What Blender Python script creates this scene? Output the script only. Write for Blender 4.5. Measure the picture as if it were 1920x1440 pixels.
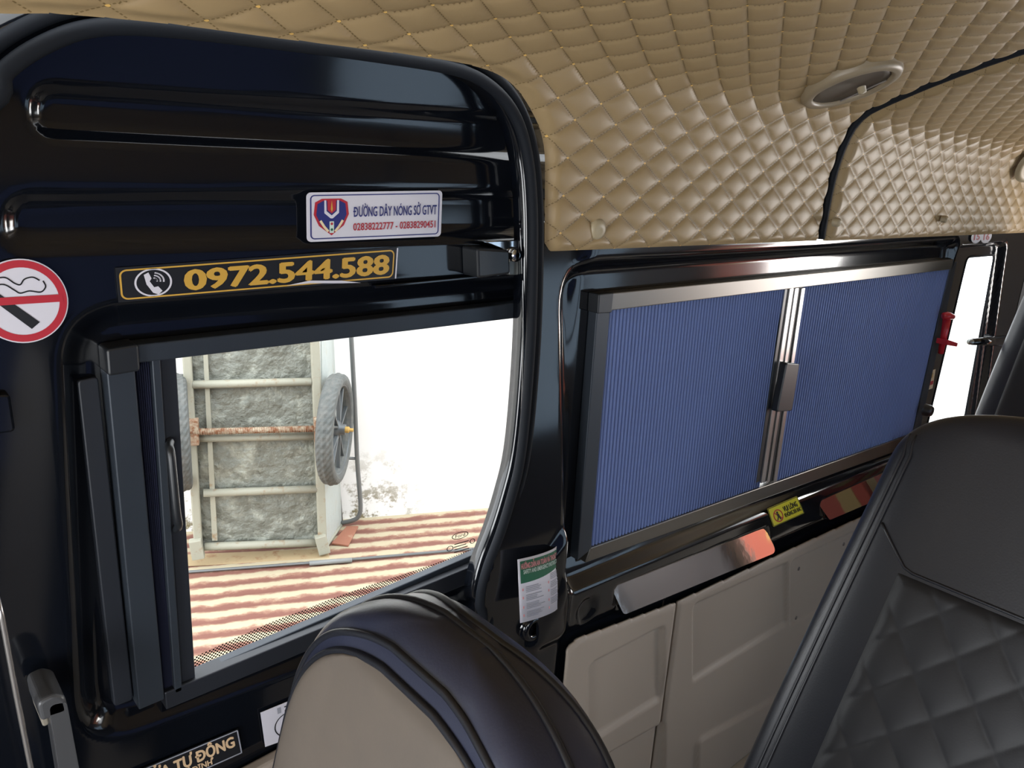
import bpy, bmesh, math, random
import numpy as np
from mathutils import Vector, Matrix
random.seed(7)
for o in list(bpy.data.objects): bpy.data.objects.remove(o)
SC = bpy.context.scene
COL = SC.collection

# ------------------------------------------------------------------ camera
EYE = 1.76                       # eye height above the van floor
F = 1450.0                       # focal length, pixels of a 1920 px frame
def nrm(v): return v / np.linalg.norm(v)
DN = nrm(np.array([650 - 960, 5750 - 720, F]))
XA = np.array([2650 - 960, 400 - 720, F]); XA = nrm(XA - DN * (XA @ DN))
YA = np.cross(DN, XA); YA = YA if YA[2] > 0 else -YA
ZA = -DN
cam_d = bpy.data.cameras.new('camera'); cam = bpy.data.objects.new('camera', cam_d); COL.objects.link(cam)
cam_d.sensor_width = 36; cam_d.lens = F / 1920 * 36; cam_d.clip_start = .01; cam_d.clip_end = 200
R3 = Matrix(((XA[0], -XA[1], -XA[2]), (YA[0], -YA[1], -YA[2]), (ZA[0], -ZA[1], -ZA[2])))
cam.matrix_world = Matrix.Translation((0, 0, EYE)) @ R3.to_4x4()
SC.camera = cam
SC.view_settings.view_transform = 'Standard'; SC.view_settings.look = 'None'
SC.view_settings.gamma = 1; SC.view_settings.use_curve_mapping = False
SC.view_settings.exposure = 0.0

# ------------------------------------------------------------------ light
world = bpy.data.worlds.new('overcast_sky'); SC.world = world; world.use_nodes = True
bg = world.node_tree.nodes['Background']; bg.inputs[0].default_value = (.93, .97, 1, 1); bg.inputs[1].default_value = 5.0
def area(name, loc, direction, sx, sy, power, col=(1, 1, 1)):
    l = bpy.data.lights.new(name, 'AREA'); l.shape = 'RECTANGLE'; l.size = sx; l.size_y = sy; l.energy = power; l.color = col
    o = bpy.data.objects.new(name, l); COL.objects.link(o); o.location = loc
    o.rotation_euler = Vector(direction).to_track_quat('-Z', 'Z').to_euler(); return o
area('rear_window_daylight', (4.28, -.2, EYE - .28), (-1, .15, .25), 1.2, .42, 38, (1, .98, .95))
area('driver_side_fill', (-.72, -.92, EYE - .55), (.25, 1, .12), .9, .6, 15, (.95, .97, 1))  # lamp added at an unseen side window to brighten the door area
area('windscreen_daylight', (-1.72, .05, EYE - .6), (1, 0, .6), 1.5, .7, 42, (.95, .97, 1))

# ------------------------------------------------------------------ pixel -> place
def ray(x, y):
    c = np.array([x - 960, y - 720, F]); return np.array([c @ XA, c @ YA, c @ ZA])
def onY(x, y, Y=1.0):
    r = ray(x, y); p = r * Y / r[1]; return Vector((p[0], p[1], p[2] + EYE))
def uv(x, y, Y=1.0):
    p = onY(x, y, Y); return (p.x, p.z)
def uvs(pts, Y=1.0): return [uv(x, y, Y) for x, y in pts]

# ------------------------------------------------------------------ materials
def mat(name, col, rough=.5, metal=0, coat=0, spec=.5, bump=None, noise=None, trans=0):
    m = bpy.data.materials.new(name); m.use_nodes = True; nt = m.node_tree; b = nt.nodes['Principled BSDF']
    b.inputs['Base Color'].default_value = (*col, 1); b.inputs['Roughness'].default_value = rough
    b.inputs['Metallic'].default_value = metal; b.inputs['Coat Weight'].default_value = coat
    b.inputs['Specular IOR Level'].default_value = spec
    if noise or bump:
        tc = nt.nodes.new('ShaderNodeTexCoord')
    if noise:                     # (scale, colour2, low, high)
        n = nt.nodes.new('ShaderNodeTexNoise'); n.inputs['Scale'].default_value = noise[0]; n.inputs['Detail'].default_value = 8
        n.inputs['Roughness'].default_value = .65
        r = nt.nodes.new('ShaderNodeValToRGB'); r.color_ramp.elements[0].position = noise[2]; r.color_ramp.elements[1].position = noise[3]
        r.color_ramp.elements[0].color = (*col, 1); r.color_ramp.elements[1].color = (*noise[1], 1)
        nt.links.new(tc.outputs['Object'], n.inputs['Vector']); nt.links.new(n.outputs[0], r.inputs[0]); nt.links.new(r.outputs[0], b.inputs['Base Color'])
    if bump:                      # (scale, strength, distance)
        n2 = nt.nodes.new('ShaderNodeTexNoise'); n2.inputs['Scale'].default_value = bump[0]; n2.inputs['Detail'].default_value = 6
        bn = nt.nodes.new('ShaderNodeBump'); bn.inputs['Strength'].default_value = bump[1]; bn.inputs['Distance'].default_value = bump[2]
        nt.links.new(tc.outputs['Object'], n2.inputs['Vector']); nt.links.new(n2.outputs[0], bn.inputs['Height']); nt.links.new(bn.outputs[0], b.inputs['Normal'])
    return m
def glass(name, tint=(1, 1, 1), refl=1.0):
    m = bpy.data.materials.new(name); m.use_nodes = True; nt = m.node_tree; nt.nodes.clear()
    out = nt.nodes.new('ShaderNodeOutputMaterial'); t = nt.nodes.new('ShaderNodeBsdfTransparent'); t.inputs[0].default_value = (*tint, 1)
    g = nt.nodes.new('ShaderNodeBsdfGlossy'); g.inputs['Roughness'].default_value = 0.0
    fr = nt.nodes.new('ShaderNodeFresnel'); fr.inputs[0].default_value = 1.35
    mx = nt.nodes.new('ShaderNodeMixShader')
    ge = nt.nodes.new('ShaderNodeNewGeometry'); k1 = nt.nodes.new('ShaderNodeMath'); k1.operation = 'SUBTRACT'; k1.inputs[0].default_value = 1; k2_ = nt.nodes.new('ShaderNodeMath'); k2_.operation = 'MULTIPLY'
    nt.links.new(ge.outputs['Backfacing'], k1.inputs[1]); nt.links.new(k1.outputs[0], k2_.inputs[0]); nt.links.new(fr.outputs[0], k2_.inputs[1])
    nt.links.new(k2_.outputs[0], mx.inputs[0]); nt.links.new(t.outputs[0], mx.inputs[1]); nt.links.new(g.outputs[0], mx.inputs[2]); nt.links.new(mx.outputs[0], out.inputs[0])
    return m
MB = mat('black_paint', (.0035, .0045, .007), .10, coat=.0, spec=.55, bump=(6, .03, .004))
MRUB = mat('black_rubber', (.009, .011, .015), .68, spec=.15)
MPLAS = mat('black_plastic', (.012, .014, .017), .38)
MALD = mat('dark_anodised', (.030, .038, .050), .42, metal=.3)
MALDK = mat('darker_anodised', (.016, .019, .026), .45, metal=.2)
MAL = mat('taupe_aluminium', (.155, .145, .13), .32, metal=.75)
MALB = mat('bright_aluminium', (.45, .43, .42), .28, metal=.85)
MCHR = mat('chrome', (.62, .64, .66), .14, metal=1)
MSTEEL = mat('zinc_steel', (.32, .34, .33), .35, metal=.8, bump=(60, .2, .002))
MLEA = mat('black_leather', (.012, .0135, .019), .36, spec=.5, bump=(420, .12, .0012))
MLEASH = mat('blue_sheen_leather', (.024, .028, .052), .33, spec=.55, bump=(420, .12, .0012))  # black leather; blue reflection of the opposite blinds put into its base colour
MLEAQ = mat('black_leather_insert', (.013, .0135, .016), .55, spec=.35, bump=(420, .12, .0012))
MTAUPE = mat('taupe_leather', (.125, .104, .086), .55, spec=.35, bump=(380, .10, .001), noise=(9, (.105, .090, .078), .35, .75))
MSTI = mat('dark_stitching', (.035, .033, .035), .7)
MBEI = mat('beige_moulding', (.33, .28, .235), .5, spec=.35, bump=(500, .08, .0008))
MHEAD = mat('beige_plastic', (.38, .315, .205), .45)
MWHITE = mat('white_vinyl', (.62, .61, .68), .35)
MRED = mat('red_ink', (.42, .02, .035), .4); MNAVY = mat('navy_ink', (.02, .025, .16), .4); MBLK = mat('black_ink', (.008, .009, .012), .4)
MGOLD = mat('gold_ink', (.56, .33, .055), .38); MGOLDP = mat('pale_gold_ink', (.62, .44, .27), .38)
MGRN = mat('green_ink', (.012, .115, .06), .4); MPINK = mat('faded_red_ink', (.72, .30, .32), .4); MYEL = mat('yellow_vinyl', (.62, .56, .03), .35)
MGREY = mat('grey_ink', (.30, .31, .36), .5); MPALE = mat('pale_ink', (.55, .68, .62), .5); MCRM = mat('cream_ink', (.75, .62, .40), .4)
MREDPL = mat('red_plastic', (.50, .02, .03), .3, spec=.5)
MGLASS = glass('clear_glass')
MTINT = glass('cabin_glass', (.75, .8, .8))
MFLOOR = mat('grey_vinyl_floor', (.30, .26, .21), .6, noise=(30, (.36, .31, .25), .3, .7))
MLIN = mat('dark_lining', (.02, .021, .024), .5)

def fabric_blue(name, col, tcol, mixf):
    m = bpy.data.materials.new(name); m.use_nodes = True; nt = m.node_tree; b = nt.nodes['Principled BSDF']
    b.inputs['Base Color'].default_value = (*col, 1); b.inputs['Roughness'].default_value = .75
    t = nt.nodes.new('ShaderNodeBsdfTranslucent'); t.inputs[0].default_value = (*tcol, 1)
    mx = nt.nodes.new('ShaderNodeMixShader'); mx.inputs[0].default_value = mixf
    n = nt.nodes.new('ShaderNodeTexNoise'); n.inputs['Scale'].default_value = 900; bn = nt.nodes.new('ShaderNodeBump'); bn.inputs['Strength'].default_value = .2; bn.inputs['Distance'].default_value = .001
    tc = nt.nodes.new('ShaderNodeTexCoord'); nt.links.new(tc.outputs['Object'], n.inputs['Vector']); nt.links.new(n.outputs[0], bn.inputs['Height']); nt.links.new(bn.outputs[0], b.inputs['Normal'])
    nt.links.new(b.outputs[0], mx.inputs[1]); nt.links.new(t.outputs[0], mx.inputs[2]); nt.links.new(mx.outputs[0], nt.nodes['Material Output'].inputs[0])
    return m
MPLEAT = fabric_blue('blue_pleated_cloth', (.125, .175, .36), (.10, .14, .28), .12)
MPLEATD = fabric_blue('navy_pleated_cloth', (.035, .04, .085), (.05, .07, .18), .3)

MPLEATP = fabric_blue('pale_pleated_cloth', (.28, .36, .46), (.50, .64, .80), .75)
def quilt_mat(name, c1, c2, knot):
    m = bpy.data.materials.new(name); m.use_nodes = True; nt = m.node_tree; b = nt.nodes['Principled BSDF']
    b.inputs['Roughness'].default_value = .45; b.inputs['Specular IOR Level'].default_value = .35
    L = nt.links.new
    u = nt.nodes.new('ShaderNodeUVMap'); sp = nt.nodes.new('ShaderNodeSeparateXYZ'); L(u.outputs[0], sp.inputs[0])
    def mth(op, a, v=None, v2=None):
        n = nt.nodes.new('ShaderNodeMath'); n.operation = op
        for i, q in enumerate((a, v, v2)):
            if q is None: continue
            if isinstance(q, (int, float)): n.inputs[i].default_value = q
            else: L(q, n.inputs[i])
        return n.outputs[0]
    a, c = sp.outputs[0], sp.outputs[1]
    da, dc = mth('PINGPONG', a, .5), mth('PINGPONG', c, .5)
    def st(d, along):
        return mth('MULTIPLY', mth('LESS_THAN', d, .016), mth('LESS_THAN', mth('FRACT', mth('MULTIPLY', along, 11)), .62))
    s = mth('MAXIMUM', st(da, c), st(dc, a))
    k = mth('LESS_THAN', mth('ADD', mth('MULTIPLY', da, da), mth('MULTIPLY', dc, dc)), .0016)
    n = nt.nodes.new('ShaderNodeTexNoise'); n.inputs['Scale'].default_value = 5; tc = nt.nodes.new('ShaderNodeTexCoord'); L(tc.outputs['Object'], n.inputs['Vector'])
    m0 = nt.nodes.new('ShaderNodeMix'); m0.data_type = 'RGBA'; L(n.outputs[0], m0.inputs[0]); m0.inputs[6].default_value = (*c1, 1); m0.inputs[7].default_value = (*[q * .9 for q in c1], 1)
    m1 = nt.nodes.new('ShaderNodeMix'); m1.data_type = 'RGBA'; L(s, m1.inputs[0]); L(m0.outputs[2], m1.inputs[6]); m1.inputs[7].default_value = (*c2, 1)
    m2 = nt.nodes.new('ShaderNodeMix'); m2.data_type = 'RGBA'; L(k, m2.inputs[0]); L(m1.outputs[2], m2.inputs[6]); m2.inputs[7].default_value = (*knot, 1)
    L(m2.outputs[2], b.inputs['Base Color'])
    n2 = nt.nodes.new('ShaderNodeTexNoise'); n2.inputs['Scale'].default_value = 300; bn = nt.nodes.new('ShaderNodeBump'); bn.inputs['Strength'].default_value = .12; bn.inputs['Distance'].default_value = .001
    L(tc.outputs['Object'], n2.inputs['Vector']); L(n2.outputs[0], bn.inputs['Height']); L(bn.outputs[0], b.inputs['Normal'])
    return m
MQ = quilt_mat('quilted_beige_leather', (.345, .245, .125), (.17, .115, .05), (.75, .47, .14))

# ------------------------------------------------------------------ mesh helpers
def tag(o, label=None, cat=None, group=None, kind=None):
    if label: o['label'] = label
    if cat: o['category'] = cat
    if group: o['group'] = group
    if kind: o['kind'] = kind
    return o
def adopt(o, parent):
    if parent is not None:
        bpy.context.view_layer.update()
        o.parent = parent; o.matrix_parent_inverse = parent.matrix_world.inverted()
def thing(name, loc, label, cat, group=None):
    o = bpy.data.objects.new(name, None); COL.objects.link(o); o.location = loc; o.empty_display_size = .05
    return tag(o, label, cat, group)
def mk(name, vs, fs, m, parent=None, smooth=False, uvl=None, bevel=0, solid=0, seg=2):
    vs = [Vector(v) for v in vs]
    c = sum(vs, Vector()) / len(vs)
    me = bpy.data.meshes.new(name); me.from_pydata([v - c for v in vs], [], fs); me.validate(); me.update()
    o = bpy.data.objects.new(name, me); COL.objects.link(o); o.location = c
    if m: me.materials.append(m)
    if smooth: me.polygons.foreach_set('use_smooth', [True] * len(me.polygons))
    if uvl is not None:
        l = me.uv_layers.new(name='UVMap'); idx = np.empty(len(me.loops), int); me.loops.foreach_get('vertex_index', idx)
        l.data.foreach_set('uv', np.asarray(uvl)[idx].ravel())
    if bevel:
        b = o.modifiers.new('bevel', 'BEVEL'); b.width = bevel; b.segments = seg; b.limit_method = 'ANGLE'; b.angle_limit = .6
    if solid:
        s = o.modifiers.new('solid', 'SOLIDIFY'); s.thickness = solid; s.offset = -1
    adopt(o, parent)
    return o
class Geo:
    """collects pieces that belong to ONE part"""
    def __init__(s): s.v = []; s.f = []
    def add(s, vs, fs):
        n = len(s.v); s.v += [Vector(v) for v in vs]; s.f += [[i + n for i in f] for f in fs]; return s
    def prism(s, pts, y0, y1):      # (x,z) polygon, extruded between two depths
        n = len(pts)
        A = sum(pts[i][0] * pts[(i + 1) % n][1] - pts[(i + 1) % n][0] * pts[i][1] for i in range(n))
        if A < 0: pts = pts[::-1]
        v = [(x, y0, z) for x, z in pts] + [(x, y1, z) for x, z in pts]
        f = [list(range(n)), list(range(2 * n - 1, n - 1, -1))] + [[i, i + n, (i + 1) % n + n, (i + 1) % n] for i in range(n)]
        return s.add(v, f)
    def box(s, a, b):
        return s.prism([(a[0], a[2]), (b[0], a[2]), (b[0], b[2]), (a[0], b[2])], min(a[1], b[1]), max(a[1], b[1]))
    def bar(s, p, q, up, w, h):     # rectangular bar between p and q
        p, q, up = Vector(p), Vector(q), Vector(up); d = (q - p).normalized(); sd = d.cross(up).normalized(); up = sd.cross(d)
        v = [e + sd * a * w / 2 + up * b * h / 2 for e in (p, q) for a, b in ((-1, -1), (1, -1), (1, 1), (-1, 1))]
        return s.add(v, [[3, 2, 1, 0], [4, 5, 6, 7]] + [[i, (i + 1) % 4, 4 + (i + 1) % 4, 4 + i] for i in range(4)])
    def tube(s, pts, r, n=10, closed=False):
        pts = [Vector(p) for p in pts]; N = len(pts); prev = None; vs = []
        for i, p in enumerate(pts):
            a = pts[(i - 1) % N] if closed or i else p; b = pts[(i + 1) % N] if closed or i < N - 1 else p
            t = (b - a).normalized()
            if prev is None:
                u = t.cross(Vector((0, 0, 1))); u = u if u.length > .1 else t.cross(Vector((1, 0, 0))); u.normalize()
            else: u = (prev - t * prev.dot(t)).normalized()
            prev = u; w = t.cross(u); rr = r[i] if isinstance(r, (list, tuple)) else r
            vs += [p + (u * math.cos(k * 2 * math.pi / n) + w * math.sin(k * 2 * math.pi / n)) * rr for k in range(n)]
        fs = []
        for i in range(N if closed else N - 1):
            j = (i + 1) % N
            fs += [[i * n + k, i * n + (k + 1) % n, j * n + (k + 1) % n, j * n + k] for k in range(n)]
        if not closed: fs += [list(range(n - 1, -1, -1)), [(N - 1) * n + k for k in range(n)]]
        return s.add(vs, fs)
    def lathe(s, prof, c, ax, n=32, closed=False):   # prof: (radius, along)
        c, ax = Vector(c), Vector(ax).normalized(); u = ax.cross(Vector((0, 0, 1))); u = u if u.length > .1 else ax.cross(Vector((1, 0, 0))); u.normalize(); w = ax.cross(u); P = len(prof)
        vs = [c + ax * a + (u * math.cos(k * 2 * math.pi / n) + w * math.sin(k * 2 * math.pi / n)) * r for k in range(n) for r, a in prof]
        fs = [[k * P + i, k * P + (i + 1) % P, ((k + 1) % n) * P + (i + 1) % P, ((k + 1) % n) * P + i] for k in range(n) for i in range(P if closed else P - 1)]
        if not closed: fs += [[k * P for k in range(n)][::-1], [k * P + P - 1 for k in range(n)]]
        return s.add(vs, fs)
    def build(s, name, m, parent=None, **k): return mk(name, s.v, s.f, m, parent, **k)
def rpoly(pts, r, n=6):            # polygon with rounded corners
    out = []; N = len(pts)
    for i in range(N):
        p = Vector(pts[i]); a = Vector(pts[i - 1]) - p; b = Vector(pts[(i + 1) % N]) - p
        rr = r[i] if isinstance(r, (list, tuple)) else r
        if rr <= 0: out.append(tuple(p)); continue
        ang = a.angle(b); t = min(rr / math.tan(ang / 2), a.length * .49, b.length * .49)
        p0, p1 = p + a.normalized() * t, p + b.normalized() * t
        for k in range(n + 1):
            q = k / n; out.append(tuple(p0 * (1 - q) ** 2 + p * 2 * q * (1 - q) + p1 * q * q))
    return out
def smooth_path(pts, n=8, closed=False):
    P = [Vector(p) for p in pts]; N = len(P); out = []
    for i in range(N if closed else N - 1):
        g = (lambda k: P[k % N]) if closed else (lambda k: P[max(0, min(N - 1, k))])
        a, b, c, d = g(i - 1), g(i), g(i + 1), g(i + 2)
        for k in range(n):
            t = k / n; out.append(.5 * (2 * b + (c - a) * t + (2 * a - 5 * b + 4 * c - d) * t * t + (3 * b - a - 3 * c + d) * t ** 3))
    if not closed: out.append(P[-1])
    return out
def sdf(pts, Xg, Zg):              # signed distance to a polygon, negative inside
    P = np.asarray(pts, float); d = np.full(Xg.shape, 1e9); ins = np.zeros(Xg.shape, bool); N = len(P)
    for i in range(N):
        a, b = P[i], P[(i + 1) % N]; e = b - a; wx, wz = Xg - a[0], Zg - a[1]
        t = np.clip((wx * e[0] + wz * e[1]) / (e @ e + 1e-12), 0, 1)
        d = np.minimum(d, np.hypot(wx - e[0] * t, wz - e[1] * t))
        c = (a[1] > Zg) != (b[1] > Zg)
        ins ^= c & (Xg < (b[0] - a[0]) * (Zg - a[1]) / (b[1] - a[1] + 1e-12) + a[0])
    return np.where(ins, -d, d)
def sstep(a, b, x): t = np.clip((x - a) / (b - a), 0, 1); return t * t * (3 - 2 * t)
def field(name, x0, x1, z0, z1, res, Yf, keepf, m, parent=None, solid=.003, pos=None, uvf=None):
    """pressed sheet: a fine grid in (x, z) with depth Yf, cut where keepf < 0"""
    if isinstance(res, tuple):          # grid aligned with the stitching lattice
        ax = np.arange(math.floor(x0 / res[0]), math.ceil(x1 / res[0]) + 1) * res[0]; az = np.arange(math.floor(z0 / res[1]), math.ceil(z1 / res[1]) + 1) * res[1]; res = min(res)
    else: ax, az = np.linspace(x0, x1, int((x1 - x0) / res) + 1), np.linspace(z0, z1, int((z1 - z0) / res) + 1)
    nx, nz = len(ax), len(az)
    Xg, Zg = np.meshgrid(ax, az, indexing='ij')
    if keepf is not None:
        k = keepf(Xg, Zg); mx_ = np.maximum(np.maximum(k[:-1, :-1], k[1:, :-1]), np.maximum(k[1:, 1:], k[:-1, 1:]))
        q = mx_ > res * .25; h = 1e-4
        for _ in range(3):
            k = keepf(Xg, Zg); gx, gz = (keepf(Xg + h, Zg) - k) / h, (keepf(Xg, Zg + h) - k) / h; gg = np.maximum(gx * gx + gz * gz, .3)
            mv = (k < 0) & (k > -3 * res)
            Xg = np.where(mv, Xg - k * gx / gg, Xg); Zg = np.where(mv, Zg - k * gz / gg, Zg)
    else: q = np.ones((nx - 1, nz - 1), bool)
    idx = np.full(Xg.shape, -1)
    ii, jj = np.nonzero(q)
    used = np.zeros(Xg.shape, bool)
    for a, b in ((0, 0), (1, 0), (1, 1), (0, 1)): used[ii + a, jj + b] = True
    idx[used] = np.arange(used.sum())
    Xv, Zv = Xg[used], Zg[used]
    V = pos(Xv, Zv) if pos else np.stack([Xv, Yf(Xv, Zv), Zv], 1)
    Fs = np.stack([idx[ii, jj], idx[ii + 1, jj], idx[ii + 1, jj + 1], idx[ii, jj + 1]], 1)
    return mk(name, V.tolist(), Fs.tolist(), m, parent, smooth=True, solid=solid, uvl=uvf(Xv, Zv) if uvf else None)
# decals -----------------------------------------------------------------
def quad(tl, tr, br, bl, bulge=None):
    a, b, c, d = [Vector(p) for p in (tl, tr, br, bl)]
    def q(u, v, off=0.0):
        p = (d * (1 - u) + c * u) * (1 - v) + (a * (1 - u) + b * u) * v; p = p + Vector((0, -off, 0))
        if bulge: p = p + bulge(u, v)
        return p
    return q
def qpx(tl, tr, br, bl, Y=1.0): return quad(*[onY(*p, Y) for p in (tl, tr, br, bl)])
def ink(name, q, polys, m, parent, off, sub=1):
    g = Geo()
    for p in polys:
        g.add([q(u, v, off) for u, v in p], [list(range(len(p)))])
    return g.build(name, m, parent)
def text2d(body, bold=.0):
    c = bpy.data.curves.new('t', 'FONT'); c.body = body; c.size = 1; c.offset = bold; c.resolution_u = 3
    o = bpy.data.objects.new('t', c); COL.objects.link(o); bpy.context.view_layer.update()
    me = bpy.data.meshes.new_from_object(o.evaluated_get(bpy.context.evaluated_depsgraph_get()))
    v = [(p.co.x, p.co.y) for p in me.vertices]; f = [list(p.vertices) for p in me.polygons]
    bpy.data.objects.remove(o); bpy.data.curves.remove(c); bpy.data.meshes.remove(me)
    return v, f
def text(name, body, q, u0, v0, u1, v1, m, parent, off, bold=.0, vr=None):
    """text scaled to fill the box; vr = (y0, y1) of the glyph space that maps on v0..v1; bold widens the strokes"""
    v, f = text2d(body.replace('Đ', 'D'), .005); wd = lambda t: max(p[0] for p in text2d(t)[0])
    w0 = wd('D') - min(p[0] for p in text2d('D')[0])
    for i, ch in enumerate(body):
        if ch == 'Đ':
            l = wd(body[:i].replace('Đ', 'D') + 'D') - w0; n = len(v)
            v += [(l - .09, .33), (l + .30, .33), (l + .30, .42), (l - .09, .42)]; f.append([n, n + 1, n + 2, n + 3])
    if bold:
        n = len(v); b_ = bold
        sh = [(0, 0), (-b_, 0), (b_, 0), (0, b_ * .7), (0, -b_ * .7)]
        v, f = [(x + a, y + c) for a, c in sh for x, y in v], [[i + k * n for i in p] for k in range(len(sh)) for p in f]
    xs = [p[0] for p in v]; ys = [p[1] for p in v]
    a, b = min(xs), max(xs); c, d = vr if vr else (min(ys), max(ys))
    N1 = n if bold else len(v)
    V = [q(u0 + (x - a) / (b - a) * (u1 - u0), v0 + (y - c) / (d - c) * (v1 - v0), off + .00012 * (i // N1)) for i, (x, y) in enumerate(v)]
    return mk(name, V, f, m, parent)
def rect(u0, v0, u1, v1): return [(u0, v0), (u1, v0), (u1, v1), (u0, v1)]
def disc(cu, cv, ru, rv, n=40, a0=0, a1=2 * math.pi): return [(cu + ru * math.cos(a0 + (a1 - a0) * k / n), cv + rv * math.sin(a0 + (a1 - a0) * k / n)) for k in range(n)]
def ring(cu, cv, ru, rv, tu, tv, n=40):
    o = disc(cu, cv, ru, rv, n); i = disc(cu, cv, ru - tu, rv - tv, n)
    return [[o[k], o[(k + 1) % n], i[(k + 1) % n], i[k]] for k in range(n)]
def stroke(pts, wu, wv):
    """a line of width drawn in decal space"""
    out = []
    for i in range(len(pts) - 1):
        (a, b), (c, d) = pts[i], pts[i + 1]; dx, dy = (c - a) / wu, (d - b) / wv; l = math.hypot(dx, dy) or 1
        nx, ny = -dy / l * wu / 2, dx / l * wv / 2; ex, ey = dx / l * wu * .2, dy / l * wv * .2
        out.append([(a + nx - ex, b + ny - ey), (a - nx - ex, b - ny - ey), (c - nx + ex, d - ny + ey), (c + nx + ex, d + ny + ey)])
    return out
def frame_polys(u0, v0, u1, v1, ru, rv, tu, tv, n=6):
    def rr(d):
        P = []
        for cx, cy, a in ((u1 - ru, v1 - rv, 0), (u0 + ru, v1 - rv, 90), (u0 + ru, v0 + rv, 180), (u1 - ru, v0 + rv, 270)):
            for k in range(n + 1):
                t = math.radians(a + 90 * k / n); P.append((cx + (ru - d * tu) * math.cos(t), cy + (rv - d * tv) * math.sin(t)))
        return P
    o, i = rr(0), rr(1); N = len(o)
    return [[o[k], o[(k + 1) % N], i[(k + 1) % N], i[k]] for k in range(N)]
def rrect(u0, v0, u1, v1, ru, rv, n=6):
    P = []
    for cx, cy, a in ((u1 - ru, v1 - rv, 0), (u0 + ru, v1 - rv, 90), (u0 + ru, v0 + rv, 180), (u1 - ru, v0 + rv, 270)):
        for k in range(n + 1):
            t = math.radians(a + 90 * k / n); P.append((cx + ru * math.cos(t), cy + rv * math.sin(t)))
    return P
def sheet(name, q, poly, m, label, cat, th=.0008, nu=0, parent=None):
    """a thin sticker body, its outline given in decal space; its own mesh is the thing"""
    n = len(poly)
    v = [q(u, w, th) for u, w in poly] + [q(u, w, 0) for u, w in poly]
    f = [list(range(n)), list(range(2 * n - 1, n - 1, -1))] + [[i, i + n, (i + 1) % n + n, (i + 1) % n] for i in range(n)]
    return tag(mk(name, v, f, m, parent), label, cat)

# ================================================================== STRUCTURE
DY = 1.05                                  # inner face of the sliding door
WY = 1.00                                  # inner face of the body side
# ---- outline of the door opening (the rubber seal runs along it), in the wall plane
SEALPX = [(905, 1215), (900, 1130), (912, 1070), (938, 1000), (958, 935), (974, 870), (985, 780), (995, 640), (999, 500), (998, 380), (988, 285), (963, 212), (917, 160), (850, 129), (700, 103), (500, 76), (300, 53), (180, 52), (90, 80), (10, 133), (-60, 220)]
SEAL = uvs(SEALPX, .985)
SEAL = [(SEAL[0][0] - .005, -.01), (SEAL[0][0] - .01, .25)] + SEAL + [(-.14, EYE - .12), (-.14, -.01)]
SEALS = [tuple(p) for p in smooth_path([Vector((x, z, 0)) for x, z in SEAL[1:-1]], 6)]
SEALS = [(p[0], p[1]) for p in SEALS]
OPEN = [(SEAL[0][0] - .005, -.05)] + SEALS + [(-.14, -.05)]
seal3 = [Vector((x, .985, z)) for x, z in SEALS]
g = Geo(); g.tube(seal3, .0095, 12)
so = tag(g.build('trim_1', MRUB, smooth=True), 'black rubber weatherstrip bordering the sliding door opening', 'door seal', kind='structure')
def offset(path, d):
    out = []
    for i, p in enumerate(path):
        a, b = Vector(path[max(0, i - 1)]), Vector(path[min(len(path) - 1, i + 1)]); t = (b - a).normalized(); out.append((p[0] - t.y * -d, p[1] + t.x * -d))
    return out
OUT1 = offset(SEALS, .030)
g = Geo(); g.tube([Vector((x, .992, z)) for x, z in offset(SEALS, .021)], .0085, 10)
g.build('seal_lip', MRUB, so, smooth=True)
# flange of the body around the opening
OUT2 = offset(SEALS, .055); v = []; f = []
for (a, b), (c, d) in zip(SEALS, OUT2):
    v += [(a, 1.035, b), (a + (c - a) * .12, 1.0, b + (d - b) * .12), (c, 1.022, d)]
for i in range(len(SEALS) - 1):
    f += [[i * 3 + k, i * 3 + k + 1, i * 3 + 4 + k, i * 3 + 3 + k] for k in (0, 1)]
tag(mk('trim_2', v, f, MB, smooth=True, solid=.003), 'glossy black body flange around the sliding door opening', 'door frame', kind='structure')

# ---- sliding door: pressed black sheet with window recess and long ribs
WREC = uvs([(108, 575), (1040, 508), (1005, 1090), (150, 1410)], DY)
WRECR = rpoly(WREC, .085, 8)
WIN1 = uvs([(262, 668), (1010, 590), (985, 1035), (318, 1290)], 1.075)
RIBA = rpoly(uvs([(52, 150), (1060, 222), (1060, 306), (52, 262)], DY), .034, 8)
RIBB = rpoly(uvs([(2, 358), (1060, 354), (1060, 444), (2, 474)], DY), .036, 8)
RIBC = rpoly(uvs([(-200, 95), (1060, 130), (1060, 172), (-200, 118)], DY), .01, 4)
def doorY(X, Z):
    return DY + .026 * sstep(.006, -.034, sdf(WRECR, X, Z)) + .013 * sstep(.004, -.018, sdf(RIBA, X, Z)) + .013 * sstep(.004, -.020, sdf(RIBB, X, Z)) - .03 * sstep(EYE + .02, EYE + .22, Z)
WIN1R = rpoly(WIN1, .03, 4)
door = tag(field('door_1', -.3, 1.06, .02, EYE + .2, .006, doorY, lambda X, Z: sdf(WIN1R, X, Z), MB), 'glossy black sliding door with pressed ribs and a large window', 'sliding door', kind='structure')
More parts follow.
